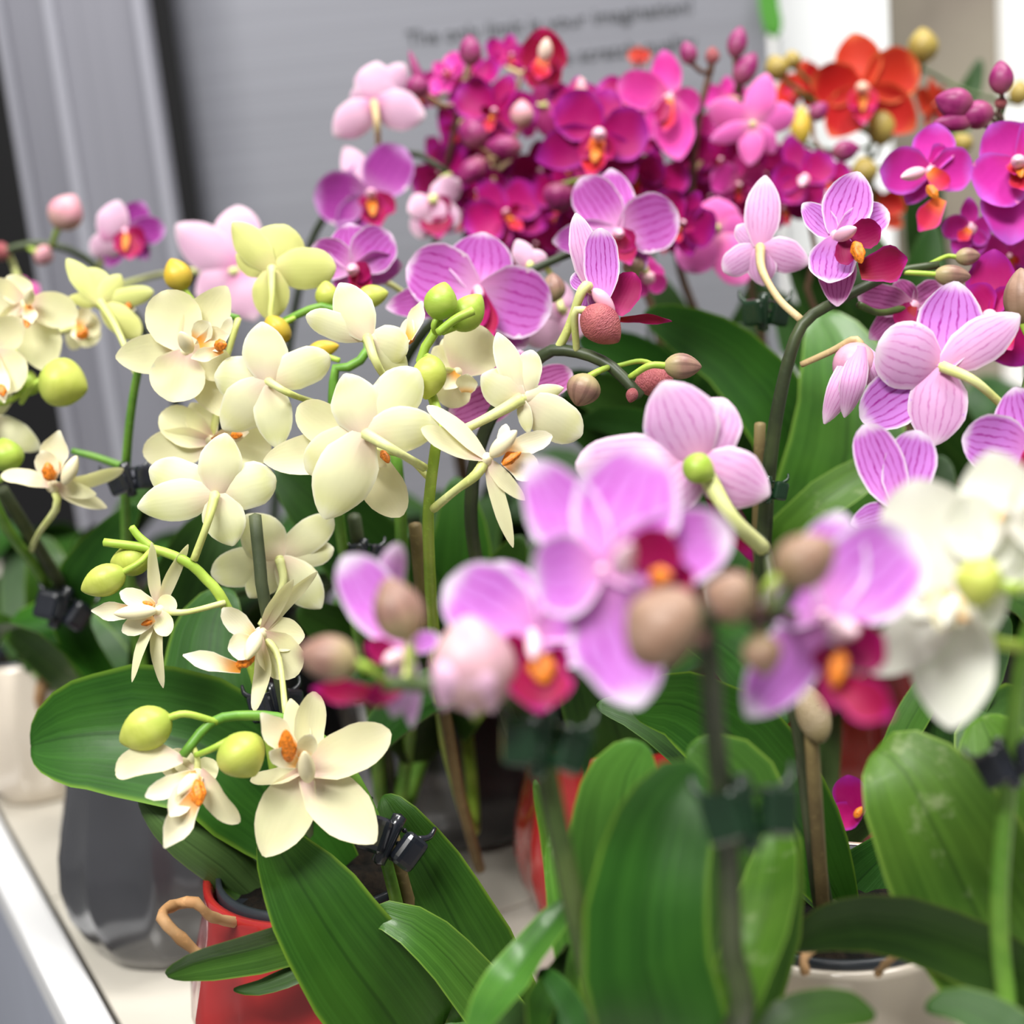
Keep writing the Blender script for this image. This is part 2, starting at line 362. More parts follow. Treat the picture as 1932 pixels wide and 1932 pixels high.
B_PINK = simple_bud('bud_pink', (.70, .30, .38), (.74, .42, .45), (.6, .4, .3))
B_OLIVE = simple_bud('bud_olive', (.38, .27, .06), (.46, .36, .09), (.3, .2, .05))
B_OPEN = simple_bud('bud_palepink', (.62, .34, .42), (.70, .48, .47), (.6, .36, .36), stripe=.15)
S_GREEN = stem_mat('stem_green', (.10, .25, .028), (.17, .34, .045))
S_LIME = stem_mat('stem_lime', (.30, .46, .05), (.40, .54, .08))
S_PALE = stem_mat('stem_pale', (.58, .62, .20), (.66, .68, .30))
S_DARK = stem_mat('stem_dark', (.030, .042, .018), (.055, .075, .028))
S_BROWN = stem_mat('stem_brown', (.10, .05, .035), (.16, .085, .05))
S_TAN = stem_mat('pedicel_tan', (.55, .40, .20), (.60, .46, .24))
S_OLIVE = stem_mat('stem_olive', (.05, .085, .02), (.085, .13, .03))
STAKE = stem_mat('stake_green', (.045, .06, .028), (.075, .09, .04), .6)
STAKE_B = stem_mat('stake_bamboo', (.20, .15, .06), (.14, .10, .04), .6)
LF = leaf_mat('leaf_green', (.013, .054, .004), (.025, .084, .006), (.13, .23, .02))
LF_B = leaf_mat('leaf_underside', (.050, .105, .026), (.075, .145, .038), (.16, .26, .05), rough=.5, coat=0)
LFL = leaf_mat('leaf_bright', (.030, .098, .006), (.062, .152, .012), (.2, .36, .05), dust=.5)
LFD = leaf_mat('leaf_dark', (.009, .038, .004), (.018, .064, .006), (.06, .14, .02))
LFG = leaf_mat('leaf_glossy', (.028, .092, .010), (.052, .14, .016), (.17, .30, .04), rough=.36, coat=.12)
ROOT = stem_mat('root_dry', (.42, .22, .09), (.55, .34, .17), .7)
CLIP_K = plain('clip_black', (.012, .014, .020), .22, coat=.4)
CLIP_G = plain('clip_darkgreen', (.008, .030, .012), .22, coat=.25, trans=.05)
POTM = {'red': plain('glaze_red', (.38, .020, .020), .16, coat=.8, var=.12, nscale=25), 'cream': plain('glaze_cream', (.68, .60, .50), .16, coat=.7, var=.05, nscale=20),
        'grey': plain('glaze_charcoal', (.050, .051, .058), .2, coat=.6, var=.1, nscale=20), 'black': plain('plastic_black', (.012, .014, .018), .3)}
GROW = plain('grow_pot_plastic', (.025, .03, .038), .35)
def soil_mat():
    k = NT('soil'); ob = k.obj(); c = k.mix(k.smooth(k.noise(160, ob, 5), .4, .7), (.003, .0025, .0015), (.014, .009, .005)); return k.bsdf(c, rough=.9, spec=.2, bump=k.noise(300, ob, 4), bstr=.8, bdist=.003)
SOIL = soil_mat(); BARK = plain('bark', (.18, .09, .045), .8, var=.4, nscale=200)
B_HALF = simple_bud('bud_rosepink', (.72, .33, .50), (.78, .42, .56), (.7, .4, .4), stripe=.15)
B_WILT = simple_bud('bloom_wilted', (.34, .26, .15), (.42, .32, .22), (.30, .24, .10), wr=True)
# ------------------------------------------------------------------ plant parts
class Plant: pass
NSEED = [0]
def nseed(): NSEED[0] += 1; return NSEED[0]
def plant(label, X, Y, pot, rmax=.062, hgt=.11, group=None, soil=True):
    p = Plant(); p.o = empty('potted_orchid', (X, Y, 0)); tag(p.o, label, 'orchid')
    p.crown = Vector((X, Y, hgt-.002)); p.spk = []; k = rmax/.062; h = hgt
    if pot == 'black':
        pr = [(.036*k, 0, 0), (.038*k, .002, 0), (.05*k, h-.012, 0), (.054*k, h-.011, 0), (.054*k, h, 0), (.050*k, h, 0), (.048*k, h-.014, 0)]
        fl = 0
    else:
        pr = [(.040*k, 0, 0), (.046*k, .002, .1), (.053*k, .012, .6), (.0595*k, .027, 1), (.062*k, .044, 1), (.060*k, .062, 1), (.0555*k, .078, .9), (.0505*k, .094, .5), (.0482*k, h-.003, .1), (.0476*k, h, 0), (.0452*k, h, 0), (.044*k, h-.004, 0), (.043*k, h-.016, 0)]
        fl = .06
    lathe('pot', (X, Y, 0), pr, [POTM[pot]], p.o, 72, fl)
    r = .0425*k
    if pot != 'black': lathe('grow_pot', (X, Y, 0), [(r, h-.03, 0), (r*1.01, h-.002, 0), (r*1.0, h+.0015, 0), (r*.955, h+.0015, 0), (r*.95, h-.009, 0)], [GROW], p.o, 48)
    if soil:
        verts = []; faces = []; rnd = random.Random(X*91+Y*37); NR, NS_ = 7, 28
        for i in range(NR+1):
            for j in range(NS_):
                th = 2*math.pi*j/NS_; rr = r*.96*i/NR
                verts.append(Vector((X+rr*math.cos(th), Y+rr*math.sin(th), h-.009+rnd.uniform(-.002, .0025)+.006*(1-i/NR))))
        for i in range(NR):
            for j in range(NS_):
                a = i*NS_+j; b = i*NS_+(j+1) % NS_; faces.append((a, b, b+NS_, a+NS_))
        mesh_obj('soil', verts, faces, [SOIL], p.o)
    return p
def spike(p, pts, r, mat=None, crown=True, name='flower_stem'):
    """pts (x,y,d) from base to tip, r = width px at start,end"""
    q = [P(*a) for a in pts]
    if crown:
        c = p.crown.copy(); n0 = q[0]; c = c + Vector((n0.x-c.x, n0.y-c.y, 0))*.12
        q = [c]+q
    da = depth(q[0]); db = depth(q[-1])
    o = tube(name, q, [px(r[0], pts[0][2])/2, px(r[1], pts[-1][2])/2], mat or S_GREEN, p.o, 10, 6*len(q))
    s, _ = spline(q, 60); p.spk += s[8:]
    return o
def stake(p, pts, wd, mat=None, ground=True):
    q = [P(*a) for a in pts]
    if ground:
        v = (q[-1]-q[-2]).normalized()
        if v.z < -.05: q.append(q[-1]+v*max(0, (q[-1].z-p.crown.z+.02)/-v.z))
    r = px(wd, pts[0][2])/2
    return tube('support_stake', q, [r, r], mat or STAKE, p.o, 8, 4*len(q))
def near(p, c):
    if not p.spk: return p.crown
    return min(p.spk, key=lambda s: (s-c).length + (.01 if s.z > c.z else 0))
CODE = {'p': ('petal', W_P), 's': ('sepal', W_S), 'm': ('lip', W_M), 'l': ('lip_lobe', W_L)}
def one_petal(f, K, code, B, T, half, nf, cup, bend, seed, ruff=.03, mats=None, wp=None):
    nm, prf = CODE[code]; m = mats or K[code]; L = (T-B).length
    mid = (B+T)/2 - nf*(bend*L)
    rr = random.Random(seed*31+5)
    return ribbon(nm, [B, mid, T], half, wp or prf, nf, m, f, cup=cup, ruff=ruff*1.7, seed=seed, thick=.0005, twist_end=rr.uniform(-.2, .2))
def flower(p, kd, cx, cy, d, parts, back=False, ped=None, pw=14, pmat=None, recess=.0, hub=True):
    """parts: (code, tip x, tip y, depth offset cm (+ = away), width px [, opts]) traced petal by petal"""
    K = KIND[kd]; C = P(cx, cy, d); f = empty('flower', C, p.o); vdir = (CAM-C).normalized(); sg = -1 if back else 1
    for q in parts:
        code, x, y, dd, wd = q[:5]; o = q[5] if len(q) > 5 else {}; seed = nseed()
        bx, by, bd = o.get('b', (cx, cy, 0)); lay = {'p': 0.0, 's': .0014, 'm': -.002, 'l': -.0015, 'c': -.003, 'o': -.003}[code]*sg
        B = P(bx, by, d+bd*.01+lay); T = P(x, y, d+dd*.01+lay)
        if code == 'c':
            budmesh('column', B, T, px(wd, d)*.8, K['c'], f, 1.0, 1, 0, .2, seed=seed); continue
        if code == 'o':
            budmesh('callus', B, B.lerp(T, .85), px(wd, d)*.62, K['o'], f, .7, 4, .35, .3, rough=.16, seed=seed); continue
        ax = (T-B).normalized(); v = (CAM-B).normalized(); n0 = v-ax*v.dot(ax)
        if n0.length < .08: n0 = UPV-ax*UPV.dot(ax)
        n0.normalize(); tw = math.radians(o.get('tw', 0)); nn = Matrix.Rotation(tw, 3, ax) @ n0
        side = o.get('side', sg if code in 'ps' else 1); nf = nn*side
        half = px(wd, d)/2/max(.25, abs(math.cos(tw)))
        one_petal(f, K, code, B, T, half, nf, o.get('cup', .45 if code in 'ps' else .6), o.get('bend', .06), seed, o.get('ruff', .03), [o['mat'], o['mat']] if 'mat' in o else None)
    if hub: budmesh('receptacle', C+vdir*(-.0035), C+vdir*.0025*(1 if back else .6), px(26, d), (pmat or S_PALE) if back else K['c'], f, 1, 1, 0, 0)
    if ped is not False:
        pp = [C+vdir*(.003 if back else -.003)]
        if ped: pp += [P(a[0], a[1], a[2] if len(a) > 2 else d) for a in ped]
        else:
            e = near(p, C); pp += [(C+e)/2+Vector((0, 0, .004))-vdir*.004, e]
        tube('pedicel', pp, [px(pw*1.15, d)/2, px(pw*.8, d)/2, px(pw*.9, d)/2], pmat or S_PALE, f, 8)
    return f
def bloom(p, kd, cx, cy, d, dia, yaw=0, pitch=0, roll=0, open_=1.0, lip=True, pw=9, pmat=None, asp=1.0, droop=0.0):
    """whole flower in its own frame: faces the camera turned by yaw (right +) and pitch (up +), in degrees"""
    K = KIND[kd]; C = P(cx, cy, d); f = empty('flower', C, p.o); R = px(dia, d)/2; rnd = random.Random(nseed())
    a, b, r = map(math.radians, (yaw, pitch, roll))
    vd = (CAM-C).normalized(); rg = (RGT-vd*RGT.dot(vd)).normalized(); up = vd.cross(rg)
    n = vd*math.cos(a)*math.cos(b)+rg*math.sin(a)*math.cos(b)+up*math.sin(b); n.normalize()
    u = (up*math.cos(r)-rg*math.sin(r)); u = (u-n*u.dot(n)).normalized(); s = u.cross(n)
    fw = math.sqrt(max(0, 1-open_**2))
    for code, ang, L, wd in (('s', 90, .95, .66), ('s', 222, .95, .64), ('s', 318, .95, .64), ('p', 14, 1.0, 1.0), ('p', 166, 1.0, 1.0)):
        th = math.radians(ang+rnd.uniform(-7, 7)); dr = s*math.cos(th)+u*math.sin(th)
        B = C+n*(.0006 if code == 'p' else -.0008)+dr*(R*.03); T = C+dr*(R*L*open_*rnd.uniform(.93, 1.05))+n*(R*L*(fw+rnd.uniform(-.1, .14)))
        one_petal(f, K, code, B, T, R*wd*.5*rnd.uniform(.92, 1.05), n, rnd.uniform(.3, .7), rnd.uniform(.0, .1)+.15*fw, nseed(), .05)
    if lip:
        one_petal(f, K, 'm', C-u*R*.05+n*R*.1, C-u*R*.52+n*R*.42, R*.16, n, .6, .12, nseed())
        for sd in (-1, 1): one_petal(f, K, 'l', C-u*R*.08+n*R*.1+s*sd*R*.05, C+s*sd*R*.26-u*R*.02+n*R*.42, R*.13, (n-s*sd).normalized(), .8, .1, nseed())
        budmesh('callus', C-u*R*.12+n*R*.12, C-u*R*.2+n*R*.26, R*.11, K['o'], f, .9, 1, 0, 0)
        budmesh('column', C, C+n*R*.3+u*R*.04, R*.15, K['c'], f, 1, 1, 0, 0)
    e = near(p, C); q = C-n*.004
    tube('pedicel', [q, (q+e)/2-n*.006+Vector((0, 0, .003)), e], [px(pw, d)/2]*2, pmat or S_TAN, f, 7)
    return f
def bud(p, bx, by, tx, ty, d, w, mat, dd=0.0, ped=None, pw=12, pmat=None, rough=0.0, name='bud', lobes=3, groove=.07):
    B = P(bx, by, d); T = P(tx, ty, d+dd*.01)
    o = budmesh(name, B, T, px(w, d), mat, p.o, .95, lobes, groove, .6, rough, nseed())
    if ped is not False:
        ax = (T-B).normalized(); pp = [B+ax*(T-B).length*.08]
        if ped: pp += [P(a[0], a[1], a[2] if len(a) > 2 else d) for a in ped]
        else:
            e = near(p, B); pp += [(B+e)/2-ax*.003, e]
        r = px(pw, d)/2; tube('pedicel', pp, [r, r*.85], pmat or S_LIME, o, 8)
    return o
def leaf(p, pts, w, mat=None, tw=0, cup=.5, fold=0.0, side=1, to_crown=True, twe=0.0, ruff=.03, under=None):
    """pts (x,y,d) tip to base, w = full width px at the middle"""
    q = [P(*a) for a in pts]
    if to_crown: q.append(p.crown+Vector((random.uniform(-.006, .006), random.uniform(-.006, .006), -.004)))
    m = q[len(pts)//2]; i = len(pts)//2
    ax = (q[min(i+1, len(q)-1)]-q[i-1]).normalized(); v = (CAM-m).normalized(); n0 = v-ax*v.dot(ax); n0.normalize()
    n = (Matrix.Rotation(math.radians(tw), 3, ax) @ n0)*side
    mats = [mat or LF, under or LF_B]
    return ribbon('leaf', q, px(w, pts[len(pts)//2][2])/2/max(.3, abs(math.cos(math.radians(tw)))), W_LEAF, n, mats, p.o, cup=cup, fold=fold, thick=.0022, ts=TL, nu=11, ruff=ruff, twist_end=twe, seed=nseed())
def rosette(p, n, L=.13, W=.055, mat=None, start=0.0, rise=.05, angs=None):
    rnd = random.Random(nseed())
    for i in range(n):
        th = math.radians(angs[i]) if angs else start+2*math.pi*i/n+rnd.uniform(-.3, .3)
        d = Vector((math.cos(th), math.sin(th), 0)); l = L*rnd.uniform(.8, 1.15); z = rise*rnd.uniform(.5, 1.5)
        q = [p.crown+d*l+Vector((0, 0, z*.55)), p.crown+d*l*.78+Vector((0, 0, z*.95)), p.crown+d*l*.45+Vector((0, 0, z*.95)), p.crown+d*l*.15+Vector((0, 0, z*.35)), p.crown+Vector((0, 0, -.004))]
        ribbon('leaf', q, W/2*rnd.uniform(.85, 1.1), W_LEAF, Vector((0, 0, 1)), [mat or LF, LF_B], p.o, cup=.5, fold=.12, thick=.0022, ts=TL, nu=9, ruff=.03, seed=nseed())
def clip(p, x, y, d, size, mat, ang=0.0):
    """orchid claw clip: two curved jaws with teeth round the stem, spring barrel, two finger tabs"""
    C = P(x, y, d); s = px(size, d); v = (CAM-C).normalized(); r = (RGT-v*RGT.dot(v)).normalized(); u = v.cross(r)
    a = math.radians(ang); R = r*math.cos(a)+u*math.sin(a); U = u*math.cos(a)-r*math.sin(a)
    A = Matrix((R, U, v)).transposed()
    o = empty('clip', C, p.o)
    def tab(nm, off, sc, rot):
        X = A @ Matrix.Rotation(rot, 3, 'Z') @ Matrix.Rotation(.5*(1 if off[0] > 0 else -1), 3, 'Y'); c = C+R*off[0]*s+U*off[1]*s+v*off[2]*s
        return bevbox(nm, c.x, c.y, c.z, sc[0]*s, sc[1]*s, sc[2]*s, mat, o, bev=.13*s, axes=X, seg=3)
    tab('finger_tab', (-.30, .0, .12), (.52, .62, .28), .12); tab('finger_tab', (.34, -.02, .02), (.46, .60, .28), -.2)
    tube('spring_barrel', [C-R*.05*s-U*.40*s+v*.05*s, C-R*.05*s+U*.44*s+v*.05*s], [.13*s, .13*s], mat, o, 12, 6)
    for k in (-.24, 0.02, .26):
        q = [C+U*k*s+R*(.18*s*math.cos(t)-.05*s)-v*(.05*s+.22*s*math.sin(t)) for t in (0, .8, 1.57, 2.35, 3.14)]
        tube('tooth', q, [.045*s]*2, mat, o, 6, 10)
    for k in (-.6, .55): tube('jaw_tip', [C+R*k*.7*s+U*.22*s, C+R*k*s+U*.34*s-v*.1*s, C+R*k*1.05*s+U*.52*s-v*.2*s], [.07*s, .035*s], mat, o, 6, 8)
    return o
# ================================================================== the place
WHITE = plain('paint_white', (.80, .80, .79), .5)
def brushed(name, c, rough, metal, sc=(2, 2, 220), spec=.5):
    k = NT(name); mp = k.n('ShaderNodeMapping'); k.t.links.new(k.obj(), mp.inputs[0]); mp.inputs['Scale'].default_value = sc
    n = k.noise(1.0, mp.outputs[0], 4); col = k.mix(k.smooth(n, .3, .7), tuple(q*.93 for q in c), tuple(min(1, q*1.06) for q in c))
    return k.bsdf(col, rough=rough, metal=metal, spec=spec)
PANEL = brushed('panel_grey', (.285, .29, .33), .42, .3, (2, 2, 420))
ALU = brushed('aluminium', (.235, .235, .275), .45, .2, (400, 400, 3))
APRON = brushed('brushed_steel', (.52, .55, .66), .4, .3, (160, 160, 3))
TILE = plain('tile_cream', (.66, .62, .54), .18, coat=.5, var=.05, nscale=14)
BLACK = plain('curtain_black', (.003, .003, .004), .9)
# hall floor and walls
bevbox('floor', 0, 1.0, -.80, 6, 6, .1, plain('floor_grey', (.18, .18, .18), .6), None, .002); tag(bpy.data.objects['floor'], None, kind='structure')
bevbox('wall_back', 1.2, 2.7, .6, 3.4, .06, 2.8, plain('wall_white', (.86, .86, .85), .7), None, .002); tag(bpy.data.objects['wall_back'], None, kind='structure')
bevbox('wall_left', -1.36, 2.3, .6, 2.5, .06, 2.8, BLACK, None, .002); tag(bpy.data.objects['wall_left'], None, kind='structure')
# table
e1 = Vector((.482, -.876, 0)); nn = Vector((.876, .482, 0)); o0 = PZ(215, 1932, 0.0)
tbl = empty('display_table', (o0.x, o0.y, -.75)); tag(tbl, 'cream tiled display table with white rim and brushed steel side', 'table')
AX = Matrix((e1, nn, Vector((0, 0, 1)))).transposed()
if AX.determinant() < 0: AX = Matrix((-e1, nn, Vector((0, 0, 1)))).transposed()
def tb(nm, a, b, z, sa, sb, sz, mat, bev):
    c = o0+e1*a+nn*b; return bevbox(nm, c.x, c.y, z, sa, sb, sz, mat, tbl, bev, axes=AX)
tb('table_slab', -.2, .66, -.035, 1.5, 1.31, .052, plain('table_core', (.5, .48, .44), .6), .002)
tb('rim', -.2, -.011, -.004, 1.52, .020, .022, plain('rim_white', (.86, .86, .87), .35), .003)
tb('apron', -.2, -.010, -.25, 1.5, .014, .48, APRON, .002)
for sa in (-.88, .5):
    for sb in (.1, 1.25): tb('table_leg', sa, sb, -.41, .06, .06, .69, APRON, .004)
TS = .185
tile_me = None
for i in range(-5, 4):
    for j in range(7):
        a = -.065+i*TS; b = .002+(j+.5)*TS
        if tile_me is None:
            t0 = tb('tile', a, b, -.005, TS-.0025, TS-.0025, .010, TILE, .0012); tile_me = t0.data; base = o0+e1*a+nn*b
        else:
            t = bpy.data.objects.new('tile', tile_me); COL.objects.link(t); t.parent = tbl; t.matrix_parent_inverse = Matrix.Translation(-world_loc(tbl))
            t.location = (o0+e1*a+nn*b-base); t.location.z = random.uniform(-.0002, 0)
# information panel, curved at its left edge, with lettering
YP = 1.2
pl = PY(468, 20, YP); pr_ = PY(1446, 20, YP)
panel = empty('information_panel', ((pl.x+pr_.x)/2, YP, 0)); tag(panel, 'grey brushed panel with printed lettering standing behind the magenta orchids', 'sign')
vs = []; fs = []; prof2 = []
rc = .075
for i in range(13):
    a = math.pi/2*i/12; prof2.append((pl.x-rc*math.sin(math.pi/2-a)*1.0, YP+rc-rc*math.cos(math.pi/2-a)))
prof2 = [(pl.x-rc*math.cos(a), YP+rc-rc*math.sin(a)) for a in [math.pi/2*i/12 for i in range(13)]]
prof2.append((pr_.x, YP)); prof2.append((pr_.x, YP+.02)); prof2 += [(pl.x, YP+.02)]
prof2 += [(pl.x-(rc-.02)*math.cos(a), YP+rc-(rc-.02)*math.sin(a)) for a in [math.pi/2*(11-i)/12 for i in range(12)]]
K2 = len(prof2)
for z in (.0, .78):
    for q in prof2: vs.append(Vector((q[0], q[1], z)))
for i in range(K2): j = (i+1) % K2; fs.append((i, j, j+K2, i+K2))
fs.append(tuple(range(K2))[::-1]); fs.append(tuple(range(K2, 2*K2)))
pb = mesh_obj('board', vs, fs, [PANEL], panel, smooth=False)
INK = plain('ink_dark', (.045, .05, .055), .6)
def lettering(txt, xl, yl, xr, yr, hpx):
    a = PY(xl, yl, YP); b = PY(xr, yr, YP)
    cu = bpy.data.curves.new('lettering', 'FONT'); cu.body = txt; cu.size = 1; cu.extrude = 0.004
    o = bpy.data.objects.new('tmp', cu); COL.objects.link(o); bpy.context.view_layer.update()
    me = bpy.data.meshes.new_from_object(o.evaluated_get(bpy.context.evaluated_depsgraph_get())); bpy.data.objects.remove(o)
    xs = [v.co.x for v in me.vertices]; wd = max(xs)-min(xs); L = b.x-a.x; zz = (a.z+b.z)/2; sl = (b.z-a.z)/L
    hh = px(hpx, depth(a))/.72
    for v in me.vertices:
        x = (v.co.x-min(xs))/wd*L; v.co = Vector((a.x+x, YP-.0005-v.co.z*.15, a.z+sl*x+v.co.y*hh))
    me.materials.clear(); me.materials.append(INK)
    t = bpy.data.objects.new('lettering', me); COL.objects.link(t); t.parent = panel; t.matrix_parent_inverse = Matrix.Translation(-world_loc(panel))
lettering('The only limit is your imagination!', 768, 86, 1306, 24, 27)
lettering('e scratch quality', 1064, 120, 1314, 91, 27)
gp = PY(1455, 30, YP-.01)
GS = [PY(1446, -60, YP-.012), PY(1450, 10, YP-.012), PY(1458, 50, YP-.012), PY(1452, 66, YP-.012)]
ribbon('green_stripe', GS, px(34, 1.25)/2, prof([(0, 1), (.8, 1), (1, .75)]), Vector((0, -1, 0)), [plain('stripe_green', (.07, .27, .03), .5)], panel, cup=.2, thick=.003)
wl = PY(1462, 0, 1.34); wr = PY(1672, 0, 1.34)
bevbox('white_board', (wl.x+wr.x)/2, 1.34, .45, wr.x-wl.x, .012, .9, plain('board_white', (.84, .86, .88), .5), None, .002)
tag(bpy.data.objects['white_board'], 'plain white board standing behind the orange orchid', 'board')
# brownish framed poster and white upright at right
ql = PY(1672, 0, 1.5); qr = PY(1880, 0, 1.5)
def poster_mat():
    k = NT('poster_brown'); ob = k.obj(); c = k.mix(k.smooth(k.noise(5, ob, 3), .35, .65), (.20, .17, .14), (.27, .24, .19))
    c = k.mix(k.smooth(k.noise(3.3, ob, 2), .55, .75), c, (.26, .17, .035)); c = k.mix(k.smooth(k.noise(7.3, ob, 2), .62, .75, 0, .6), c, (.03, .035, .02)); return k.bsdf(c, rough=.5)
bevbox('poster', (ql.x+qr.x)/2, 1.5, .45, qr.x-ql.x, .01, .9, poster_mat(), None, .002); tag(bpy.data.objects['poster'], 'brown and olive printed poster board beside the white board', 'poster')
q2 = PY(2050, 0, 1.52)
bevbox('white_post', (qr.x+q2.x)/2+.002, 1.52, .45, q2.x-qr.x, .02, .9, WHITE, None, .003); tag(bpy.data.objects['white_post'], 'broad white upright beside the brown poster', 'post')
# aluminium display posts at left
def upright(name, x0, x1, Y, dep, label, mat=ALU):
    a = PY(x0, 10, Y); b = PY(x1, 10, Y); o = empty(name, ((a.x+b.x)/2, Y, 0)); tag(o, label, 'post')
    W = b.x-a.x; cx = (a.x+b.x)/2
    bevbox('face_board', cx, Y+dep/2, .4, W-.012, dep*.8, .8, mat, o, .002)
    for s in (-1, 1): bevbox('edge_strip', cx+s*(W/2-.005), Y+dep/2-.003, .4, .010, dep, .8, plain('strip_alu', (.40, .40, .46), .35, metal=.3), o, .004, seg=3)
    return o
upright('display_post', 78, 272, 1.17, .03, 'wide grey aluminium display post with pale edge strips beside the panel')
upright('display_post', -16, 105, 1.27, .03, 'grey aluminium display post against the black backdrop')
# ================================================================== orchids
# ---- cream orchid in the large red pot
p1 = plant('cream orchid with yellow-green buds in the glossy red pot beside the white table rim', -.093, .547, 'red', .066)
spike(p1, [(840, 1960, .585), (770, 1780, .565), (735, 1650, .55), (705, 1540, .54), (640, 1425, .535), (550, 1362, .53), (470, 1350, .525), (400, 1362, .52), (345, 1425, .515)], (32, 18), S_GREEN)
stake(p1, [(738, 1560, .552), (765, 1680, .558), (860, 1990, .585)], 26, STAKE_B)
clip(p1, 738, 1588, .540, 112, CLIP_K, -25)
spike(p1, [(545, 1560, .60), (490, 1300, .58), (424, 1140, .56), (388, 1092, .558), (352, 1060, .556), (290, 1036, .556), (196, 1023, .555)], (30, 16), S_LIME)
tube('flower_stem', [P(285, 1032, .556), P(262, 1012, .556), P(248, 994, .556)], [px(9, .55), px(7, .55)], S_LIME, p1.o)
stake(p1, [(481, 972, .562), (490, 1060, .563), (502, 1150, .565), (590, 1600, .60)], 24)
clip(p1, 520, 1330, .585, 90, CLIP_K, 10)
flower(p1, 'cream', 576, 1455, .52, [('s', 498, 1616, -.6, 112, {'cup': .5}), ('s', 708, 1590, -.5, 112), ('p', 737, 1381, -.3, 92), ('p', 592, 1305, .7, 62, {'tw': 30}), ('s', 548, 1318, .6, 55),
    ('p', 472, 1472, .2, 34, {'tw': 50}), ('m', 492, 1345, -1.0, 58, {'b': (560, 1430, -.5)}), ('l', 588, 1385, -1.6, 40, {'b': (570, 1430, -.5)}), ('l', 508, 1418, -1.5, 40, {'b': (560, 1440, -.5)}), ('o', 537, 1365, -1.2, 50, {'b': (546, 1438, -.6)}), ('c', 574, 1418, -1.5, 40, {'b': (582, 1475, -.1)})], ped=[(600, 1440, .535), (640, 1425, .535)])
flower(p1, 'cream', 372, 1462, .515, [('p', 218, 1458, -.2, 62, {'tw': 35, 'b': (345, 1435, 0), 'cup': .8, 'bend': -.12}), ('p', 452, 1552, -.3, 50, {'tw': 30, 'cup': .8, 'bend': -.1, 'b': (380, 1452, 0)}), ('s', 325, 1414, .8, 44), ('s', 300, 1440, .8, 50), ('s', 410, 1440, .8, 50),
    ('m', 310, 1600, -1.4, 58, {'b': (372, 1495, -.8)}), ('l', 274, 1503, -1.2, 44), ('l', 320, 1540, -1.6, 50), ('o', 378, 1530, -1.0, 50, {'b': (368, 1470, -.4)}), ('c', 335, 1500, -1.0, 36)], ped=[(372, 1430, .517), (362, 1405, .517)])
flower(p1, 'cream', 492, 1195, .54, [('s', 553, 1093, -.3, 30, {'tw': 40}), ('s', 599, 1078, .3, 26, {'tw': 40}), ('p', 481, 1342, -.4, 34, {'tw': 50, 'bend': .12}), ('p', 560, 1275, .5, 84), ('s', 575, 1200, .7, 70),
    ('m', 345, 1236, -.6, 40, {'b': (455, 1262, -.3), 'bend': -.1}), ('l', 420, 1147, -.6, 46, {'b': (478, 1205, -.2)}), ('l', 430, 1225, -.8, 56, {'b': (480, 1215, -.4)}), ('o', 440, 1262, -.4, 42, {'b': (480, 1235, -.2)}), ('c', 465, 1245, -1.0, 36, {'b': (490, 1190, -.3)})], ped=[(525, 1240, .54), (539, 1345, .53)])
flower(p1, 'cream', 299, 1152, .55, [('s', 286, 1023, -.2, 24, {'tw': 45}), ('s', 355, 1027, .5, 26, {'tw': 40}), ('p', 316, 1200, -.4, 38, {'tw': 20}), ('p', 330, 1130, .3, 40), ('s', 249, 1287, -.3, 20, {'tw': 45, 'bend': -.05}), ('s', 308, 1298, .4, 25, {'tw': 40, 'bend': -.06}),
    ('m', 172, 1152, 0, 44, {'b': (262, 1155, 0), 'cup': .9}), ('l', 226, 1117, -.2, 40, {'b': (290, 1145, 0)}), ('l', 230, 1192, -.3, 40, {'b': (290, 1165, 0)}), ('o', 262, 1180, -.2, 18, {'b': (288, 1172, -.2)}), ('o', 265, 1134, -.2, 16, {'b': (288, 1142, -.2)}), ('c', 214, 1158, -.6, 36, {'b': (296, 1152, -.2)})], ped=[(350, 1155, .55), (424, 1137, .558)])
flower(p1, 'cream', 406, 932, .56, [('s', 426, 817, .1, 86), ('p', 281, 885, .5, 84), ('p', 521, 902, .5, 92), ('s', 259, 957, .1, 84), ('s', 440, 1030, .3, 84)], back=True, ped=[(392, 985, .552), (366, 1056, .556)], pw=17, pmat=S_PALE)
flower(p1, 'cream', 527, 1055, .585, [('s', 462, 972, .2, 92), ('p', 628, 975, .5, 66), ('p', 398, 1083, .2, 78), ('s', 606, 1148, .3, 80), ('p', 630, 1035, .7, 56), ('s', 470, 1128, .4, 70)], back=True, ped=[(534, 1100, .58), (510, 1150, .578), (492, 1180, .575)], pw=16)
bud(p1, 322, 1352, 226, 1400, .515, 84, B_GREEN, ped=[(350, 1347), (410, 1362, .52)], pw=15)
bud(p1, 432, 1388, 482, 1464, .51, 96, B_GREEN, ped=[(402, 1412), (370, 1425, .515)], pw=14)
bud(p1, 236, 1078, 153, 1114, .548, 62, B_GREEN, ped=[(262, 1062), (285, 1038, .555)], pw=13)
bud(p1, 285, 1052, 208, 1062, .56, 62, B_GREEN, ped=[(300, 1045, .557)])
leaf(p1, [(58, 1408, .60), (140, 1390, .595), (270, 1385, .592), (420, 1425, .59), (520, 1520, .595)], 268, tw=-8, cup=.5, fold=.08)
leaf(p1, [(432, 1110, .64), (400, 1190, .635), (400, 1330, .625), (470, 1500, .615)], 190, tw=10)
leaf(p1, [(262, 1505, .585), (330, 1568, .58), (420, 1635, .585), (500, 1700, .595)], 96, LF, side=-1, tw=15, fold=.2)
leaf(p1, [(350, 1500, .60), (420, 1560, .60), (500, 1660, .60)], 150, tw=-20)
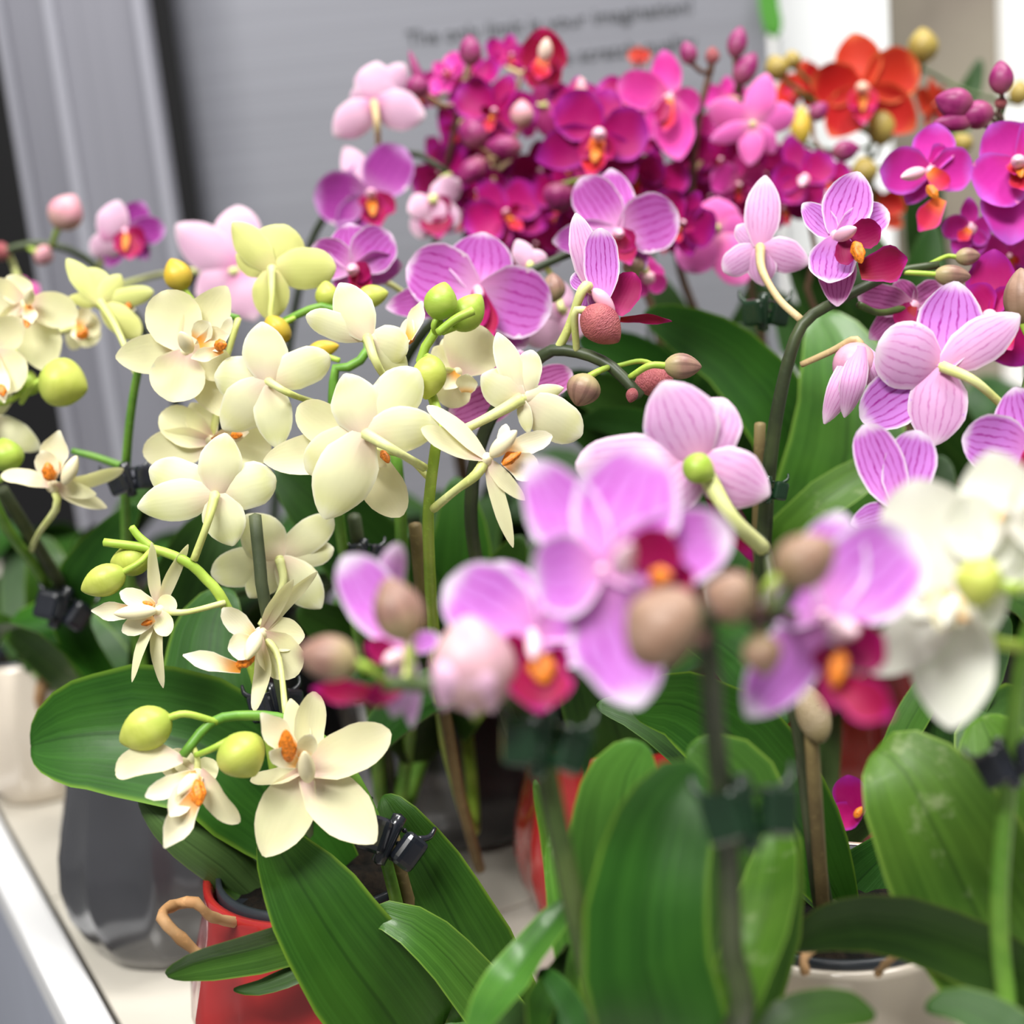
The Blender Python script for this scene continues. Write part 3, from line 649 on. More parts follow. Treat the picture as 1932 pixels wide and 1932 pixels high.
leaf(p1, [(500, 1568, .535), (560, 1660, .53), (640, 1790, .53), (740, 1925, .545), (800, 2010, .56)], 232, tw=-12, fold=.12, cup=.35)
leaf(p1, [(724, 1500, .57), (765, 1570, .565), (850, 1720, .56), (925, 1880, .56), (930, 2000, .57)], 190, tw=14, fold=.1, cup=.3)
leaf(p1, [(686, 1735, .54), (730, 1728, .537), (800, 1765, .535), (890, 1860, .54), (950, 1960, .555)], 122, LFG, tw=-10, cup=.6)
leaf(p1, [(313, 1838, .525), (370, 1815, .523), (450, 1795, .525), (550, 1765, .53), (610, 1700, .545)], 84, LFG, tw=30, fold=.3)
leaf(p1, [(440, 1868, .53), (500, 1862, .528), (600, 1815, .53), (640, 1730, .545)], 46, tw=-25)
tube('aerial_root', [P(392, 1815, .534), P(318, 1748, .525), P(306, 1722, .528), P(335, 1706, .54), P(370, 1703, .54), P(400, 1730, .545), P(470, 1742, .565), P(530, 1730, .59)], [px(11, .54), px(10, .54)], ROOT, p1.o, 8, 30, .14)
# ---- cream orchid in the charcoal pot behind (middle of the table)
p2 = plant('cream orchid with tall green stems in the charcoal pot behind the red pots', -.04, .81, 'grey', .064)
spike(p2, [(895, 1560, .745), (850, 1440, .70), (832, 1340, .665), (815, 1150, .61), (808, 1000, .57), (811, 930, .557), (822, 842, .547), (828, 790, .55), (800, 705, .56), (795, 670, .56), (820, 628, .56), (829, 604, .56)], (28, 18), S_LIME)
stake(p2, [(783, 990, .60), (800, 1150, .62), (839, 1340, .655), (868, 1500, .68), (905, 1640, .715)], 25, STAKE_B, False)
spike(p2, [(760, 1540, .77), (766, 1430, .745), (773, 1360, .72), (762, 1150, .67), (755, 960, .625), (746, 850, .61)], (30, 24), S_GREEN)
spike(p2, [(735, 1520, .78), (705, 1360, .72), (655, 1080, .65), (640, 980, .625), (628, 850, .605), (632, 700, .60), (662, 692, .60), (694, 660, .60), (680, 600, .61), (640, 588, .612), (602, 578, .612), (536, 606, .615)], (30, 14), S_GREEN)
stake(p2, [(668, 975, .635), (682, 1070, .655), (738, 1480, .76)], 26)
clip(p2, 690, 1045, .64, 62, CLIP_K, 0)
flower(p2, 'cream', 689, 818, .535, [('s', 650, 705, .2, 100), ('p', 790, 698, .5, 98), ('p', 578, 890, .5, 96), ('s', 829, 803, .2, 92), ('s', 612, 979, .2, 122)], back=True, ped=[(745, 850, .527), (800, 882, .545)], pw=20)
flower(p2, 'cream', 668, 842, .562, [('p', 563, 765, -.2, 82), ('s', 497, 870, -.1, 80, {'tw': 15}), ('p', 758, 974, -.2, 86), ('s', 600, 925, .2, 70), ('m', 730, 880, -1.0, 40), ('o', 736, 878, -1.4, 26, {'b': (720, 850, -.8)})], ped=[(760, 860, .565), (812, 905, .557)])
flower(p2, 'cream', 693, 637, .56, [('s', 640, 534, .2, 82), ('p', 577, 596, .1, 56), ('p', 769, 664, -.1, 78), ('s', 768, 700, .5, 64), ('m', 796, 568, .9, 36, {'b': (770, 640, .6)}), ('l', 775, 600, .9, 30, {'b': (760, 650, .6)}), ('o', 785, 615, .9, 34, {'b': (765, 650, .6)})], back=True, ped=[(708, 680, .553), (732, 715, .56), (790, 740, .56)], pw=17)
flower(p2, 'cream', 984, 752, .545, [('s', 938, 627, .2, 52, {'tw': 25}), ('p', 1003, 660, .2, 56), ('s', 908, 708, -.1, 82), ('p', 1098, 822, .4, 86), ('s', 1064, 732, .8, 34), ('s', 998, 818, 0, 30)], back=True, ped=[(945, 775, .54), (880, 808, .542), (826, 828, .547)], pw=22)
flower(p2, 'cream', 918, 866, .535, [('p', 806, 766, .2, 34, {'tw': 30, 'bend': -.05}), ('p', 795, 808, -.2, 42, {'tw': 20}), ('s', 990, 944, -.3, 32, {'tw': 20, 'bend': -.05}), ('s', 968, 1033, .3, 32, {'bend': -.04}), ('s', 860, 830, .4, 34),
    ('m', 1022, 897, .2, 62, {'b': (950, 862, 0)}), ('l', 1042, 822, .6, 44, {'b': (955, 850, .2)}), ('l', 955, 800, .3, 26, {'b': (945, 850, 0)}), ('o', 990, 848, -.2, 26, {'b': (948, 878, -.2)}), ('c', 975, 812, -.3, 40, {'b': (925, 862, 0)})], ped=[(897, 897, .535), (860, 925, .543), (818, 960, .557)], pw=20)
flower(p2, 'cream', 862, 704, .58, [('p', 915, 618, 0, 116), ('s', 818, 655, .2, 60), ('s', 800, 740, .2, 60), ('p', 850, 770, .2, 70), ('m', 838, 735, -1.0, 40), ('l', 882, 705, -1.0, 44, {'b': (880, 740, -.4)}), ('s', 835, 640, .4, 40)])
flower(p2, 'green', 512, 508, .62, [('s', 438, 420, .2, 66), ('p', 540, 424, .4, 98), ('p', 634, 505, .2, 82), ('s', 510, 606, .2, 74), ('s', 445, 480, .6, 60)], back=True, ped=[(513, 560, .612), (512, 604, .612), (538, 606, .615)], pw=14)
bud(p2, 824, 604, 840, 532, .556, 64, B_LIME, ped=[(818, 615), (822, 632, .56)])
bud(p2, 858, 622, 908, 556, .565, 64, B_LIME, ped=[(835, 628, .56)])
tube('flower_stem', [P(826, 628, .553), P(860, 602, .552), P(893, 586, .552)], [px(8, .55), px(9, .55)], S_LIME, p2.o)
bud(p2, 816, 670, 803, 754, .55, 66, B_GREEN, ped=[(806, 672), (798, 690, .56)])
bud(p2, 620, 582, 614, 530, .615, 46, B_GREEN, ped=[(626, 590, .612)])
bud(p2, 672, 566, 733, 552, .615, 44, B_GREEN, ped=[(655, 590, .612)])
bud(p2, 540, 606, 505, 640, .61, 60, B_YEL, ped=[(556, 600, .613)])
bud(p2, 580, 664, 640, 652, .605, 34, B_YEL, ped=[(640, 680, .60)])
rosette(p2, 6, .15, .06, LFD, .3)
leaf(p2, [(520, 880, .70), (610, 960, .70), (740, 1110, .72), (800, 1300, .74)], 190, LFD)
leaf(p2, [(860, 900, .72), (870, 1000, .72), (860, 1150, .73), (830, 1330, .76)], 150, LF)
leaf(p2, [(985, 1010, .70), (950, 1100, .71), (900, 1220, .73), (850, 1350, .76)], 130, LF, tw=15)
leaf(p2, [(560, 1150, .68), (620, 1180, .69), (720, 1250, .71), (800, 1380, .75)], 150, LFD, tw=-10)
# ---- cream orchid in the charcoal pot near the rim
p3 = plant('cream orchid with facing blooms in the charcoal pot beside the white table rim', -.201, .709, 'grey', .062)
spike(p3, [(262, 1230, .74), (240, 1050, .70), (238, 877, .66), (258, 712, .635), (290, 640, .615), (380, 590, .61), (450, 600, .605)], (24, 12), S_GREEN)
tube('flower_stem', [P(230, 880, .661), P(180, 862, .66), P(136, 851, .66)], [px(8, .66), px(6, .66)], S_GREEN, p3.o)
clip(p3, 246, 905, .655, 75, CLIP_K, 15)
flower(p3, 'cream', 350, 662, .58, [('p', 310, 548, -.2, 108), ('s', 428, 540, .2, 84), ('s', 218, 674, .1, 80), ('p', 322, 758, -.5, 106), ('s', 432, 788, .5, 74), ('p', 440, 700, .3, 70),
    ('m', 432, 632, -.8, 54, {'b': (375, 648, -.6)}), ('l', 396, 608, -1.0, 44, {'b': (370, 640, -.6)}), ('l', 436, 598, -.6, 22, {'b': (415, 650, -.4)}), ('m', 360, 676, -1.2, 30, {'b': (420, 660, -.5)}), ('o', 432, 648, -1.1, 38, {'b': (405, 655, -.8)}), ('c', 340, 626, -1.2, 34, {'b': (360, 665, -.2)})])
flower(p3, 'cream', 507, 720, .57, [('s', 494, 607, .2, 90), ('p', 404, 710, .2, 90), ('p', 623, 672, .2, 76), ('s', 420, 810, .3, 96), ('s', 524, 846, .2, 76)], back=True, ped=[(545, 742, .565), (600, 762, .59)], pw=14)
flower(p3, 'cream', 400, 832, .60, [('p', 302, 782, .1, 76), ('p', 270, 856, .2, 78), ('s', 360, 760, .3, 60), ('p', 512, 850, .3, 90), ('s', 420, 900, .2, 60), ('m', 470, 815, -.8, 32), ('o', 462, 820, -1, 24, {'b': (435, 822, -.5)})])
flower(p3, 'green', 190, 572, .66, [('s', 126, 488, .1, 44, {'tw': 20}), ('p', 168, 505, .2, 62), ('p', 264, 636, .1, 56), ('s', 228, 518, .6, 46), ('p', 290, 550, .8, 40), ('s', 130, 560, 0, 30), ('m', 256, 585, .4, 34, {'b': (215, 570, .3)}), ('o', 250, 585, 0, 26, {'b': (228, 560, .2)})], back=True)
bud(p3, 348, 548, 322, 488, .63, 54, B_YEL, ped=[(365, 570), (385, 592, .61)])
rosette(p3, 4, .12, .05, LF, .8, .05, [20, 70, 120, 155])
leaf(p3, [(262, 950, .72), (215, 1010, .72), (160, 1080, .725), (140, 1180, .74), (230, 1330, .76)], 90, LF, tw=20)
leaf(p3, [(420, 960, .75), (380, 1060, .745), (330, 1200, .75), (300, 1350, .76)], 170, LFD)
# ---- cream orchid at the far corner of the rim
p4 = plant('cream orchid with a thick yellow-green bud in the ivory pot at the rim', -.345, .93, 'cream', .046, .10)
spike(p4, [(180, 1300, .86), (125, 1200, .79), (87, 1102, .73), (10, 990, .67), (-30, 880, .65), (-25, 760, .65), (30, 690, .66)], (27, 18), S_GREEN)
stake(p4, [(4, 925, .665), (60, 1015, .695), (127, 1125, .74), (205, 1275, .82)], 28)
clip(p4, 118, 1150, .725, 92, CLIP_K, -20)
flower(p4, 'cream', 100, 918, .625, [('p', 2, 896, -.2, 30, {'tw': 40, 'bend': -.06}), ('p', 233, 884, .2, 30, {'tw': 40, 'bend': -.04}), ('s', 182, 932, -.7, 32, {'tw': 30}), ('s', 202, 958, .3, 34), ('s', 45, 890, .5, 24),
    ('m', 112, 812, -.2, 62, {'b': (92, 905, -.2), 'cup': .9}), ('l', 80, 850, -.6, 46, {'b': (98, 905, -.3)}), ('c', 145, 860, -.5, 34, {'b': (120, 915, -.2)}), ('o', 88, 865, -.7, 38, {'b': (95, 908, -.5)})], ped=[(108, 955, .628), (74, 1005, .65), (58, 1040, .70)], pw=14)
flower(p4, 'cream', 52, 575, .65, [('s', 15, 520, .2, 60), ('p', 148, 592, -.1, 70), ('s', 92, 702, .2, 90), ('p', -50, 560, .1, 90), ('s', 0, 640, .3, 60), ('m', 60, 610, -1, 30), ('c', 58, 545, -1, 26), ('o', 52, 622, -1, 20, {'b': (50, 600, -.5)})])
flower(p4, 'cream', -20, 660, .635, [('p', 36, 736, -.1, 90), ('s', 40, 600, .1, 70), ('s', -60, 720, .1, 80), ('p', -100, 640, .2, 80), ('m', 8, 760, -.8, 44), ('o', 8, 752, -1, 30, {'b': (0, 725, -.7)})])
flower(p4, 'cream', -30, 790, .66, [('s', 76, 848, .1, 60), ('p', 20, 740, .4, 40), ('p', -90, 760, 0, 80), ('s', -60, 860, 0, 70)], back=True)
flower(p4, 'cream', 150, 615, .70, [('p', 190, 610, .2, 50), ('s', 135, 660, .3, 40), ('s', 120, 590, .2, 40), ('p', 180, 650, .3, 50), ('l', 165, 575, -.5, 30), ('m', 150, 645, -.8, 34), ('o', 140, 640, -1, 36, {'b': (165, 622, -.6)})])
bud(p4, 75, 712, 165, 735, .64, 96, B_GREEN, ped=[(60, 730), (40, 760, .65)])
bud(p4, 42, 745, 60, 700, .655, 52, B_LIME)
bud(p4, 20, 890, 4, 826, .63, 64, B_LIME)
tube('aerial_root', [P(150, 1250, .86), P(95, 1255, .85), P(80, 1290, .85), P(78, 1335, .86), P(110, 1345, .87)], [px(12, .86), px(10, .86)], ROOT, p4.o, 8, 20, .12)
rosette(p4, 4, .13, .05, LFD, .2, .05, [-10, 35, 80, 120])
leaf(p4, [(-30, 1150, .80), (20, 1180, .80), (90, 1235, .82), (150, 1290, .86)], 80, LFL, tw=30)
leaf(p4, [(80, 1010, .86), (90, 1080, .85), (110, 1200, .86), (140, 1290, .88)], 120, LF)
# ---- lilac orchid in front
p5 = plant('striped lilac orchid on two spikes with brown buds and broad upright leaves', .012, .385, 'cream', .058, .10)
spike(p5, [(1135, 1940, .3952), (1105, 1800, .3860), (1062, 1600, .3739), (1030, 1440, .3674), (1000, 1345, .3627), (920, 1305, .3608), (820, 1292, .3608), (722, 1290, .3608)], (52, 30), S_OLIVE)
stake(p5, [(1008, 1380, .3794), (1045, 1560, .3850), (1120, 1900, .44)], 34, S_DARK)
clip(p5, 1030, 1405, .3608, 150, CLIP_G, -8)
spike(p5, [(1385, 1940, .3767), (1378, 1780, .3674), (1372, 1600, .3534), (1350, 1400, .3395), (1340, 1270, .3274), (1332, 1195, .3227), (1345, 1140, .3208), (1400, 1140, .3227), (1440, 1170, .3255), (1480, 1130, .3274), (1500, 1090, .3274)], (56, 38), S_DARK)
clip(p5, 1415, 1535, .3460, 160, CLIP_G, 8)
flower(p5, 'lilac', 1135, 1075, .3329, [('s', 1232, 838, .3, 215), ('s', 1000, 868, .5, 150), ('p', 1000, 1090, -.2, 165), ('s', 1205, 1335, -.5, 200, {'ruff': .08, 'bend': .1}), ('p', 1380, 1000, .3, 160),
    ('l', 1262, 1000, -.9, 110, {'b': (1215, 1085, -.4)}), ('l', 1310, 1080, -.7, 80, {'b': (1240, 1110, -.3)}), ('m', 1290, 1130, -1.2, 70, {'b': (1225, 1100, -.5)}), ('o', 1275, 1085, -1.1, 54, {'b': (1225, 1090, -.7)}), ('c', 1190, 1025, -1.5, 52, {'b': (1165, 1085, -.2)})], ped=[(1180, 1110, .3395), (1335, 1195, .3236)], pw=24, pmat=S_OLIVE)
flower(p5, 'lilac', 1005, 1195, .3608, [('p', 842, 1098, .1, 165), ('s', 935, 1060, .5, 120), ('s', 1100, 1110, .6, 130), ('p', 1130, 1190, .5, 140), ('s', 920, 1300, .4, 80),
    ('l', 962, 1195, -.5, 60, {'b': (990, 1280, -.3)}), ('l', 1060, 1220, -.5, 56, {'b': (1030, 1285, -.3)}), ('m', 1018, 1345, -1.3, 135, {'b': (1020, 1250, -.4), 'bend': -.1}), ('o', 1032, 1300, -1.2, 80, {'b': (1015, 1235, -.5)}), ('c', 1006, 1245, -1.2, 36, {'b': (1008, 1195, -.2)})], ped=[(1000, 1260, .3674), (990, 1340, .3627)], pw=20, pmat=S_OLIVE)
flower(p5, 'lilac', 770, 1222, .3767, [('p', 648, 1050, 0, 112, {'tw': 15}), ('p', 750, 1025, .2, 66, {'tw': 20, 'bend': -.32, 'side': -1, 'cup': .8}), ('s', 742, 1354, -.2, 64, {'side': -1}), ('s', 777, 1374, .2, 44, {'side': -1}), ('s', 830, 1200, .4, 44),
    ('m', 588, 1300, -.4, 54, {'b': (712, 1310, -.2), 'bend': .14}), ('l', 690, 1215, -.4, 50, {'b': (755, 1245, -.2)}), ('l', 690, 1325, -.6, 46, {'b': (760, 1290, -.2)}), ('c', 725, 1250, -.8, 40, {'b': (760, 1235, -.2)})], ped=[(772, 1250, .3674), (765, 1288, .3608)], pw=22, pmat=S_PALE)
bud(p5, 772, 1210, 728, 1090, .3553, 98, B_BROWN, ped=[(775, 1240), (778, 1290, .3608)], pw=16)
bud(p5, 676, 1250, 560, 1232, .3553, 88, B_BROWN, ped=[(700, 1262), (735, 1290, .3608)], pw=18)
o = bud(p5, 905, 1345, 880, 1160, .3515, 165, B_OPEN, ped=[(895, 1352), (930, 1322, .3608)], pw=16, name='bud')
for (x, y, w_) in ((836, 1340, 80), (930, 1345, 74), (892, 1352, 60)):
    B_ = P(880+(x-880)*.25, 1215, .3478); T_ = P(x, y, .3478); nfw = -(CAM-B_).normalized()
    ribbon('sepal', [B_, (B_+T_)/2-nfw*.006, T_], px(w_, .3497)/2, W_S, nfw, [pp_f, pp_b], o, cup=.8, seed=nseed())
bud(p5, 1300, 1220, 1190, 1140, .3097, 170, B_BEIGE, dd=-.4, ped=[(1318, 1215), (1335, 1195, .3218)], pw=22, pmat=S_BROWN)
bud(p5, 1425, 1140, 1330, 1112, .3143, 100, B_BEIGE, ped=[(1435, 1150), (1445, 1165, .3255)], pw=20, pmat=S_BROWN)
bud(p5, 1465, 1090, 1575, 1022, .3162, 108, B_BEIGE, ped=[(1450, 1110), (1450, 1150, .3255)], pw=22, pmat=S_LIME)
bud(p5, 1430, 1195, 1448, 1275, .3181, 76, B_BEIGE, ped=[(1428, 1180), (1430, 1160, .3246)], pw=20, pmat=S_BROWN)
flower(p5, 'lilac', 1552, 1160, .3395, [('p', 1722, 1010, -.1, 190), ('s', 1585, 965, .4, 150), ('p', 1440, 1110, .3, 110), ('s', 1408, 1352, -.2, 130), ('s', 1660, 1230, .8, 80),
    ('l', 1668, 1200, -.6, 110, {'b': (1590, 1235, -.2)}), ('l', 1560, 1215, -.7, 70, {'b': (1570, 1260, -.3)}), ('m', 1685, 1352, -1.0, 92, {'b': (1575, 1285, -.4), 'bend': -.1}), ('o', 1570, 1310, -.9, 56, {'b': (1588, 1225, -.6)}), ('c', 1618, 1192, -1.4, 56, {'b': (1560, 1180, -.2)}), ('l', 1570, 1340, -.5, 60, {'b': (1570, 1240, -.2)})], ped=[(1500, 1160, .3422), (1450, 1160, .3274)], pw=22, pmat=S_OLIVE)
leaf(p5, [(1318, 1456, .3999), (1275, 1500, .3925), (1228, 1640, .3832), (1212, 1800, .3813), (1240, 1960, .3860)], 250, LF, tw=-8, fold=.10, cup=.3255)
leaf(p5, [(1215, 1402, .455), (1175, 1480, .45), (1165, 1640, .445), (1190, 1860, .44)], 215, LFG, tw=-18, cup=.3)
leaf(p5, [(1470, 1530, .45), (1466, 1620, .437), (1440, 1760, .3999), (1360, 1940, .3906)], 120, LFL, tw=32, cup=.5, fold=.15)
leaf(p5, [(1300, 1405, .465), (1390, 1480, .458), (1420, 1640, .45), (1370, 1880, .44)], 210, LFG, tw=25, cup=.3)
leaf(p5, [(1082, 1692, .445), (1030, 1770, .44), (960, 1860, .435), (890, 1960, .3999)], 82, LFG, tw=30, fold=.2, to_crown=False)
leaf(p5, [(1072, 1780, .45), (1040, 1850, .445), (1010, 1960, .3999)], 60, LF, tw=-30)
leaf(p5, [(1020, 1830, .44), (1050, 1880, .432), (1100, 1990, .42)], 90, LFD, tw=15)
leaf(p5, [(905, 1880, .46), (960, 1920, .45), (1040, 2000, .43)], 90, LFD, tw=-10)
leaf(p5, [(1040, 1560, .50), (1060, 1700, .48), (1090, 1880, .45)], 56, LFL, tw=30)
# ---- striped orchid in the ivory pot with visible soil
p6 = plant('striped pink orchid in the ivory pot with bare dark soil and a bamboo stake', .107, .475, 'cream', .064)
spike(p6, [(1552, 1700, .515), (1512, 1400, .475), (1470, 1220, .465), (1445, 1040, .475), (1400, 990, .475), (1345, 900, .47)], (40, 18), S_DARK)
stake(p6, [(1530, 1370, .465), (1538, 1500, .475), (1554, 1730, .51)], 28, STAKE_B)
flower(p6, 'stripe', 1318, 872, .472, [('s', 1250, 720, -.1, 152), ('p', 1086, 880, .4, 118), ('p', 1368, 752, .5, 112), ('s', 1452, 935, .1, 122), ('s', 1230, 960, .3, 110), ('m', 1420, 1060, .6, 60)], back=True, ped=[(1380, 975, .462), (1440, 1035, .474)], pw=34, pmat=S_PALE)
bud(p6, 1290, 870, 1348, 900, .462, 60, B_LIME, ped=False)
flower(p6, 'stripe', 1695, 960, .495, [('p', 1632, 800, .1, 92), ('p', 1733, 812, 0, 100), ('s', 1606, 988, .3, 56), ('s', 1760, 940, .5, 50), ('s', 1690, 1010, .4, 60), ('c', 1770, 955, -.5, 44, {'b': (1690, 975, -.2)}), ('m', 1760, 990, -.6, 40)], ped=[(1660, 1050, .50), (1520, 1200, .48)])
bud(p6, 1552, 1402, 1512, 1285, .462, 66, B_WILT, dd=.3, ped=False, name='wilted_bloom')
leaf(p6, [(1190, 1335, .52), (1290, 1330, .52), (1420, 1420, .52), (1520, 1580, .525)], 190, LF, tw=12)
leaf(p6, [(1125, 1330, .55), (1200, 1350, .55), (1300, 1420, .55), (1420, 1560, .55)], 90, LFD, tw=-30)
leaf(p6, [(1700, 1590, .545), (1660, 1620, .545), (1610, 1670, .545), (1570, 1720, .54)], 110, LFD, tw=-15)
tube('aerial_root', [P(1520, 1838, .45), P(1516, 1810, .452), P(1535, 1790, .46), P(1570, 1778, .47)], [px(10, .45), px(7, .45)], ROOT, p6.o, 7, 14, .15)
tube('aerial_root', [P(1655, 1838, .45), P(1675, 1815, .455), P(1700, 1800, .46)], [px(8, .45), px(6, .45)], ROOT, p6.o, 7, 12, .15)
rnd = random.Random(5)
for i in range(16):
    a = rnd.uniform(0, 6.28); r = rnd.uniform(.008, .038); q = p6.crown+Vector((r*math.cos(a), r*math.sin(a), -.004)); s_ = rnd.uniform(.0012, .003)
    bevbox('bark_chip', q.x, q.y, q.z, s_*2, s_*1.2, s_*.7, BARK, p6.o, s_*.15, rz=rnd.uniform(0, 3))
# ---- striped orchid behind right
p7 = plant('striped pink orchid on a dark arching spike in the red pot behind', .185, .77, 'red', .060)
spike(p7, [(1440, 1330, .70), (1432, 1150, .64), (1440, 1040, .615), (1450, 900, .597), (1466, 780, .585), (1492, 665, .578), (1520, 605, .577), (1580, 568, .58), (1690, 515, .59), (1770, 500, .592)], (44, 16), S_DARK)
stake(p7, [(1434, 800, .60), (1428, 1030, .63), (1420, 1330, .70)], 22, STAKE_B)
clip(p7, 1452, 925, .59, 60, CLIP_G, 0)
clip(p7, 1445, 590, .66, 80, CLIP_G, 0)
flower(p7, 'stripe', 1434, 466, .605, [('s', 1444, 331, .2, 72), ('p', 1364, 512, .4, 58), ('p', 1390, 425, .6, 44), ('s', 1526, 498, .2, 70), ('s', 1440, 540, .4, 60)], back=True, ped=[(1438, 510, .595), (1470, 565, .585), (1511, 603, .577)], pw=17, pmat=S_TAN)
flower(p7, 'stripe', 1578, 446, .572, [('s', 1620, 324, .1, 100), ('p', 1564, 534, -.4, 92, {'bend': .1}), ('p', 1676, 398, .6, 74), ('s', 1514, 384, .6, 56), ('s', 1580, 578, .2, 76, {'mat': dk_f}),
    ('l', 1662, 430, -.6, 62, {'b': (1605, 450, -.3)}), ('l', 1600, 500, -.7, 44, {'b': (1592, 455, -.4)}), ('m', 1712, 488, -.6, 76, {'b': (1622, 512, -.5), 'bend': -.1}), ('o', 1628, 505, -1.0, 40, {'b': (1612, 455, -.7)}), ('c', 1616, 430, -1.2, 34, {'b': (1575, 450, -.1)})], ped=[(1585, 500, .58), (1590, 565, .58)], pw=14, pmat=S_TAN)
flower(p7, 'dark', 1722, 578, .60, [('p', 1618, 556, -.1, 62), ('s', 1690, 528, .2, 52), ('p', 1780, 540, .2, 60), ('s', 1640, 640, .2, 56), ('s', 1760, 640, .3, 60), ('l', 1690, 612, -.6, 44), ('m', 1700, 650, -.8, 40)], ped=[(1660, 590, .59), (1620, 575, .582)], pw=16, pmat=S_OLIVE)
o = bud(p7, 1630, 648, 1588, 735, .565, 80, B_HALF, ped=[(1612, 640), (1570, 662, .572), (1512, 688, .58)], pw=15, pmat=S_TAN, name='half_open_bud')
for (x, y, w_, dd) in ((1555, 800, 62, 0), (1593, 788, 58, -.004), (1660, 740, 60, .003)):
    B_ = P(1626, 652, .563+dd); T_ = P(x, y, .563+dd); nfw = -(CAM-B_).normalized()
    ribbon('sepal', [B_, (B_+T_)/2-nfw*.007, T_], px(w_, .565)/2, W_S, nfw, [pp_f, st_b], o, cup=.9, seed=nseed())
bud(p7, 1762, 518, 1832, 522, .588, 42, B_BROWN, ped=[(1740, 516), (1705, 514, .59)], pw=11)
bud(p7, 1802, 486, 1850, 482, .60, 34, B_BROWN, ped=[(1785, 484), (1740, 505, .592)], pw=9)
leaf(p7, [(1545, 590, .72), (1585, 680, .71), (1600, 820, .70), (1560, 980, .70), (1500, 1150, .73)], 240, LFG, tw=-10)
leaf(p7, [(1730, 830, .66), (1640, 890, .665), (1540, 960, .67), (1470, 1080, .69)], 96, LFL, tw=20)
leaf(p7, [(1215, 590, .74), (1290, 620, .735), (1400, 690, .73), (1500, 830, .73), (1540, 1000, .75)], 150, LF, tw=8)
leaf(p7, [(1090, 800, .72), (1150, 790, .72), (1260, 830, .72), (1400, 960, .73)], 100, LFD, tw=15)
leaf(p7, [(1780, 860, .72), (1740, 960, .72), (1690, 1080, .73)], 150, LFD)
rosette(p7, 5, .13, .06, LFD, .5)
# ---- striped orchid at the right with large back-turned bloom
p9 = plant('striped pink orchid with a large back-turned bloom and a beige bud in the ivory pot', .262, .585, 'cream', .060)
spike(p9, [(2010, 1250, .56), (1985, 1000, .53), (1950, 830, .52), (1925, 790, .52), (1960, 650, .535)], (34, 18), S_OLIVE)
flower(p9, 'stripe', 1778, 692, .52, [('s', 1804, 531, .4, 128, {'side': 1}), ('s', 1924, 594, -.5, 92), ('p', 1655, 652, -.4, 134), ('p', 1624, 792, .4, 112, {'side': 1}), ('s', 1758, 842, 0, 116)], back=True, ped=[(1840, 720, .51), (1906, 778, .518), (1940, 800, .52)], pw=20, pmat=S_PALE)
flower(p9, 'stripe', 1945, 850, .50, [('p', 1815, 826, -.1, 116), ('s', 1915, 730, .1, 110), ('p', 2060, 830, 0, 120), ('s', 1870, 950, .2, 90), ('s', 2000, 950, .2, 90), ('c', 1955, 840, -.8, 40), ('m', 1950, 910, -1, 60)])
bud(p9, 1928, 612, 1926, 505, .535, 66, B_BEIGE, ped=[(1935, 625), (1955, 660, .535)], pw=14)
leaf(p9, [(1800, 1240, .60), (1750, 1310, .60), (1700, 1400, .60), (1660, 1500, .60)], 64, LFG, tw=25, to_crown=False)
leaf(p9, [(1900, 1160, .60), (1850, 1260, .60), (1790, 1370, .60), (1850, 1500, .60)], 120, LFD)
rosette(p9, 5, .12, .055, LF, .1)
# ---- white orchid, front right
p8 = plant('white orchid with a round lime bud in the black plastic pot', .178, .365, 'black', .060, .105)
spike(p8, [(1935, 1990, .405), (1895, 1850, .405), (1885, 1700, .40), (1898, 1520, .392), (1912, 1380, .382), (1932, 1230, .372), (1965, 1100, .368), (1945, 970, .368)], (44, 26), S_GREEN)
clip(p8, 1905, 1440, .383, 110, CLIP_K, 20)
flower(p8, 'white', 1800, 1130, .362, [('p', 1722, 905, .1, 190), ('p', 1900, 920, .2, 190), ('s', 1645, 1272, .2, 110), ('s', 1795, 1375, -.1, 165), ('s', 1720, 1080, .3, 150), ('p', 1890, 1170, .4, 130),
    ('l', 1745, 1150, -.7, 70), ('m', 1770, 1190, -1, 60), ('l', 1810, 1180, -.9, 50), ('o', 1835, 1170, -.8, 24, {'b': (1800, 1160, -.6)}), ('c', 1780, 1180, -1.4, 40)], ped=[(1867, 1205, .365), (1935, 1222, .372)], pw=32, pmat=S_LIME)
flower(p8, 'white', 1895, 985, .357, [('s', 1870, 850, 0, 140), ('p', 1780, 1000, .2, 130), ('p', 2020, 960, 0, 170), ('s', 1960, 1120, 0, 140), ('s', 1850, 1090, .1, 100), ('c', 1900, 960, -1.2, 36), ('o', 1885, 985, -1.2, 26, {'b': (1880, 965, -.6)})])
bud(p8, 1890, 1105, 1800, 1090, .345, 98, B_GREEN, ped=[(1910, 1110), (1962, 1110, .366)], pw=26)
leaf(p8, [(1652, 1415, .46), (1700, 1450, .452), (1760, 1560, .445), (1850, 1740, .44), (1960, 1900, .43)], 300, LFL, tw=-16, cup=.5, fold=.1)
leaf(p8, [(1850, 1352, .475), (1890, 1450, .465), (1930, 1620, .455), (1980, 1800, .44)], 240, LFL, tw=15, cup=.4)
leaf(p8, [(1486, 1788, .44), (1560, 1748, .438), (1680, 1738, .432), (1820, 1785, .425), (1960, 1860, .415)], 128, LF, tw=25, cup=.5)
leaf(p8, [(1650, 1915, .40), (1590, 1908, .398), (1500, 1925, .392), (1420, 1980, .385)], 90, LF, tw=30, to_crown=False)
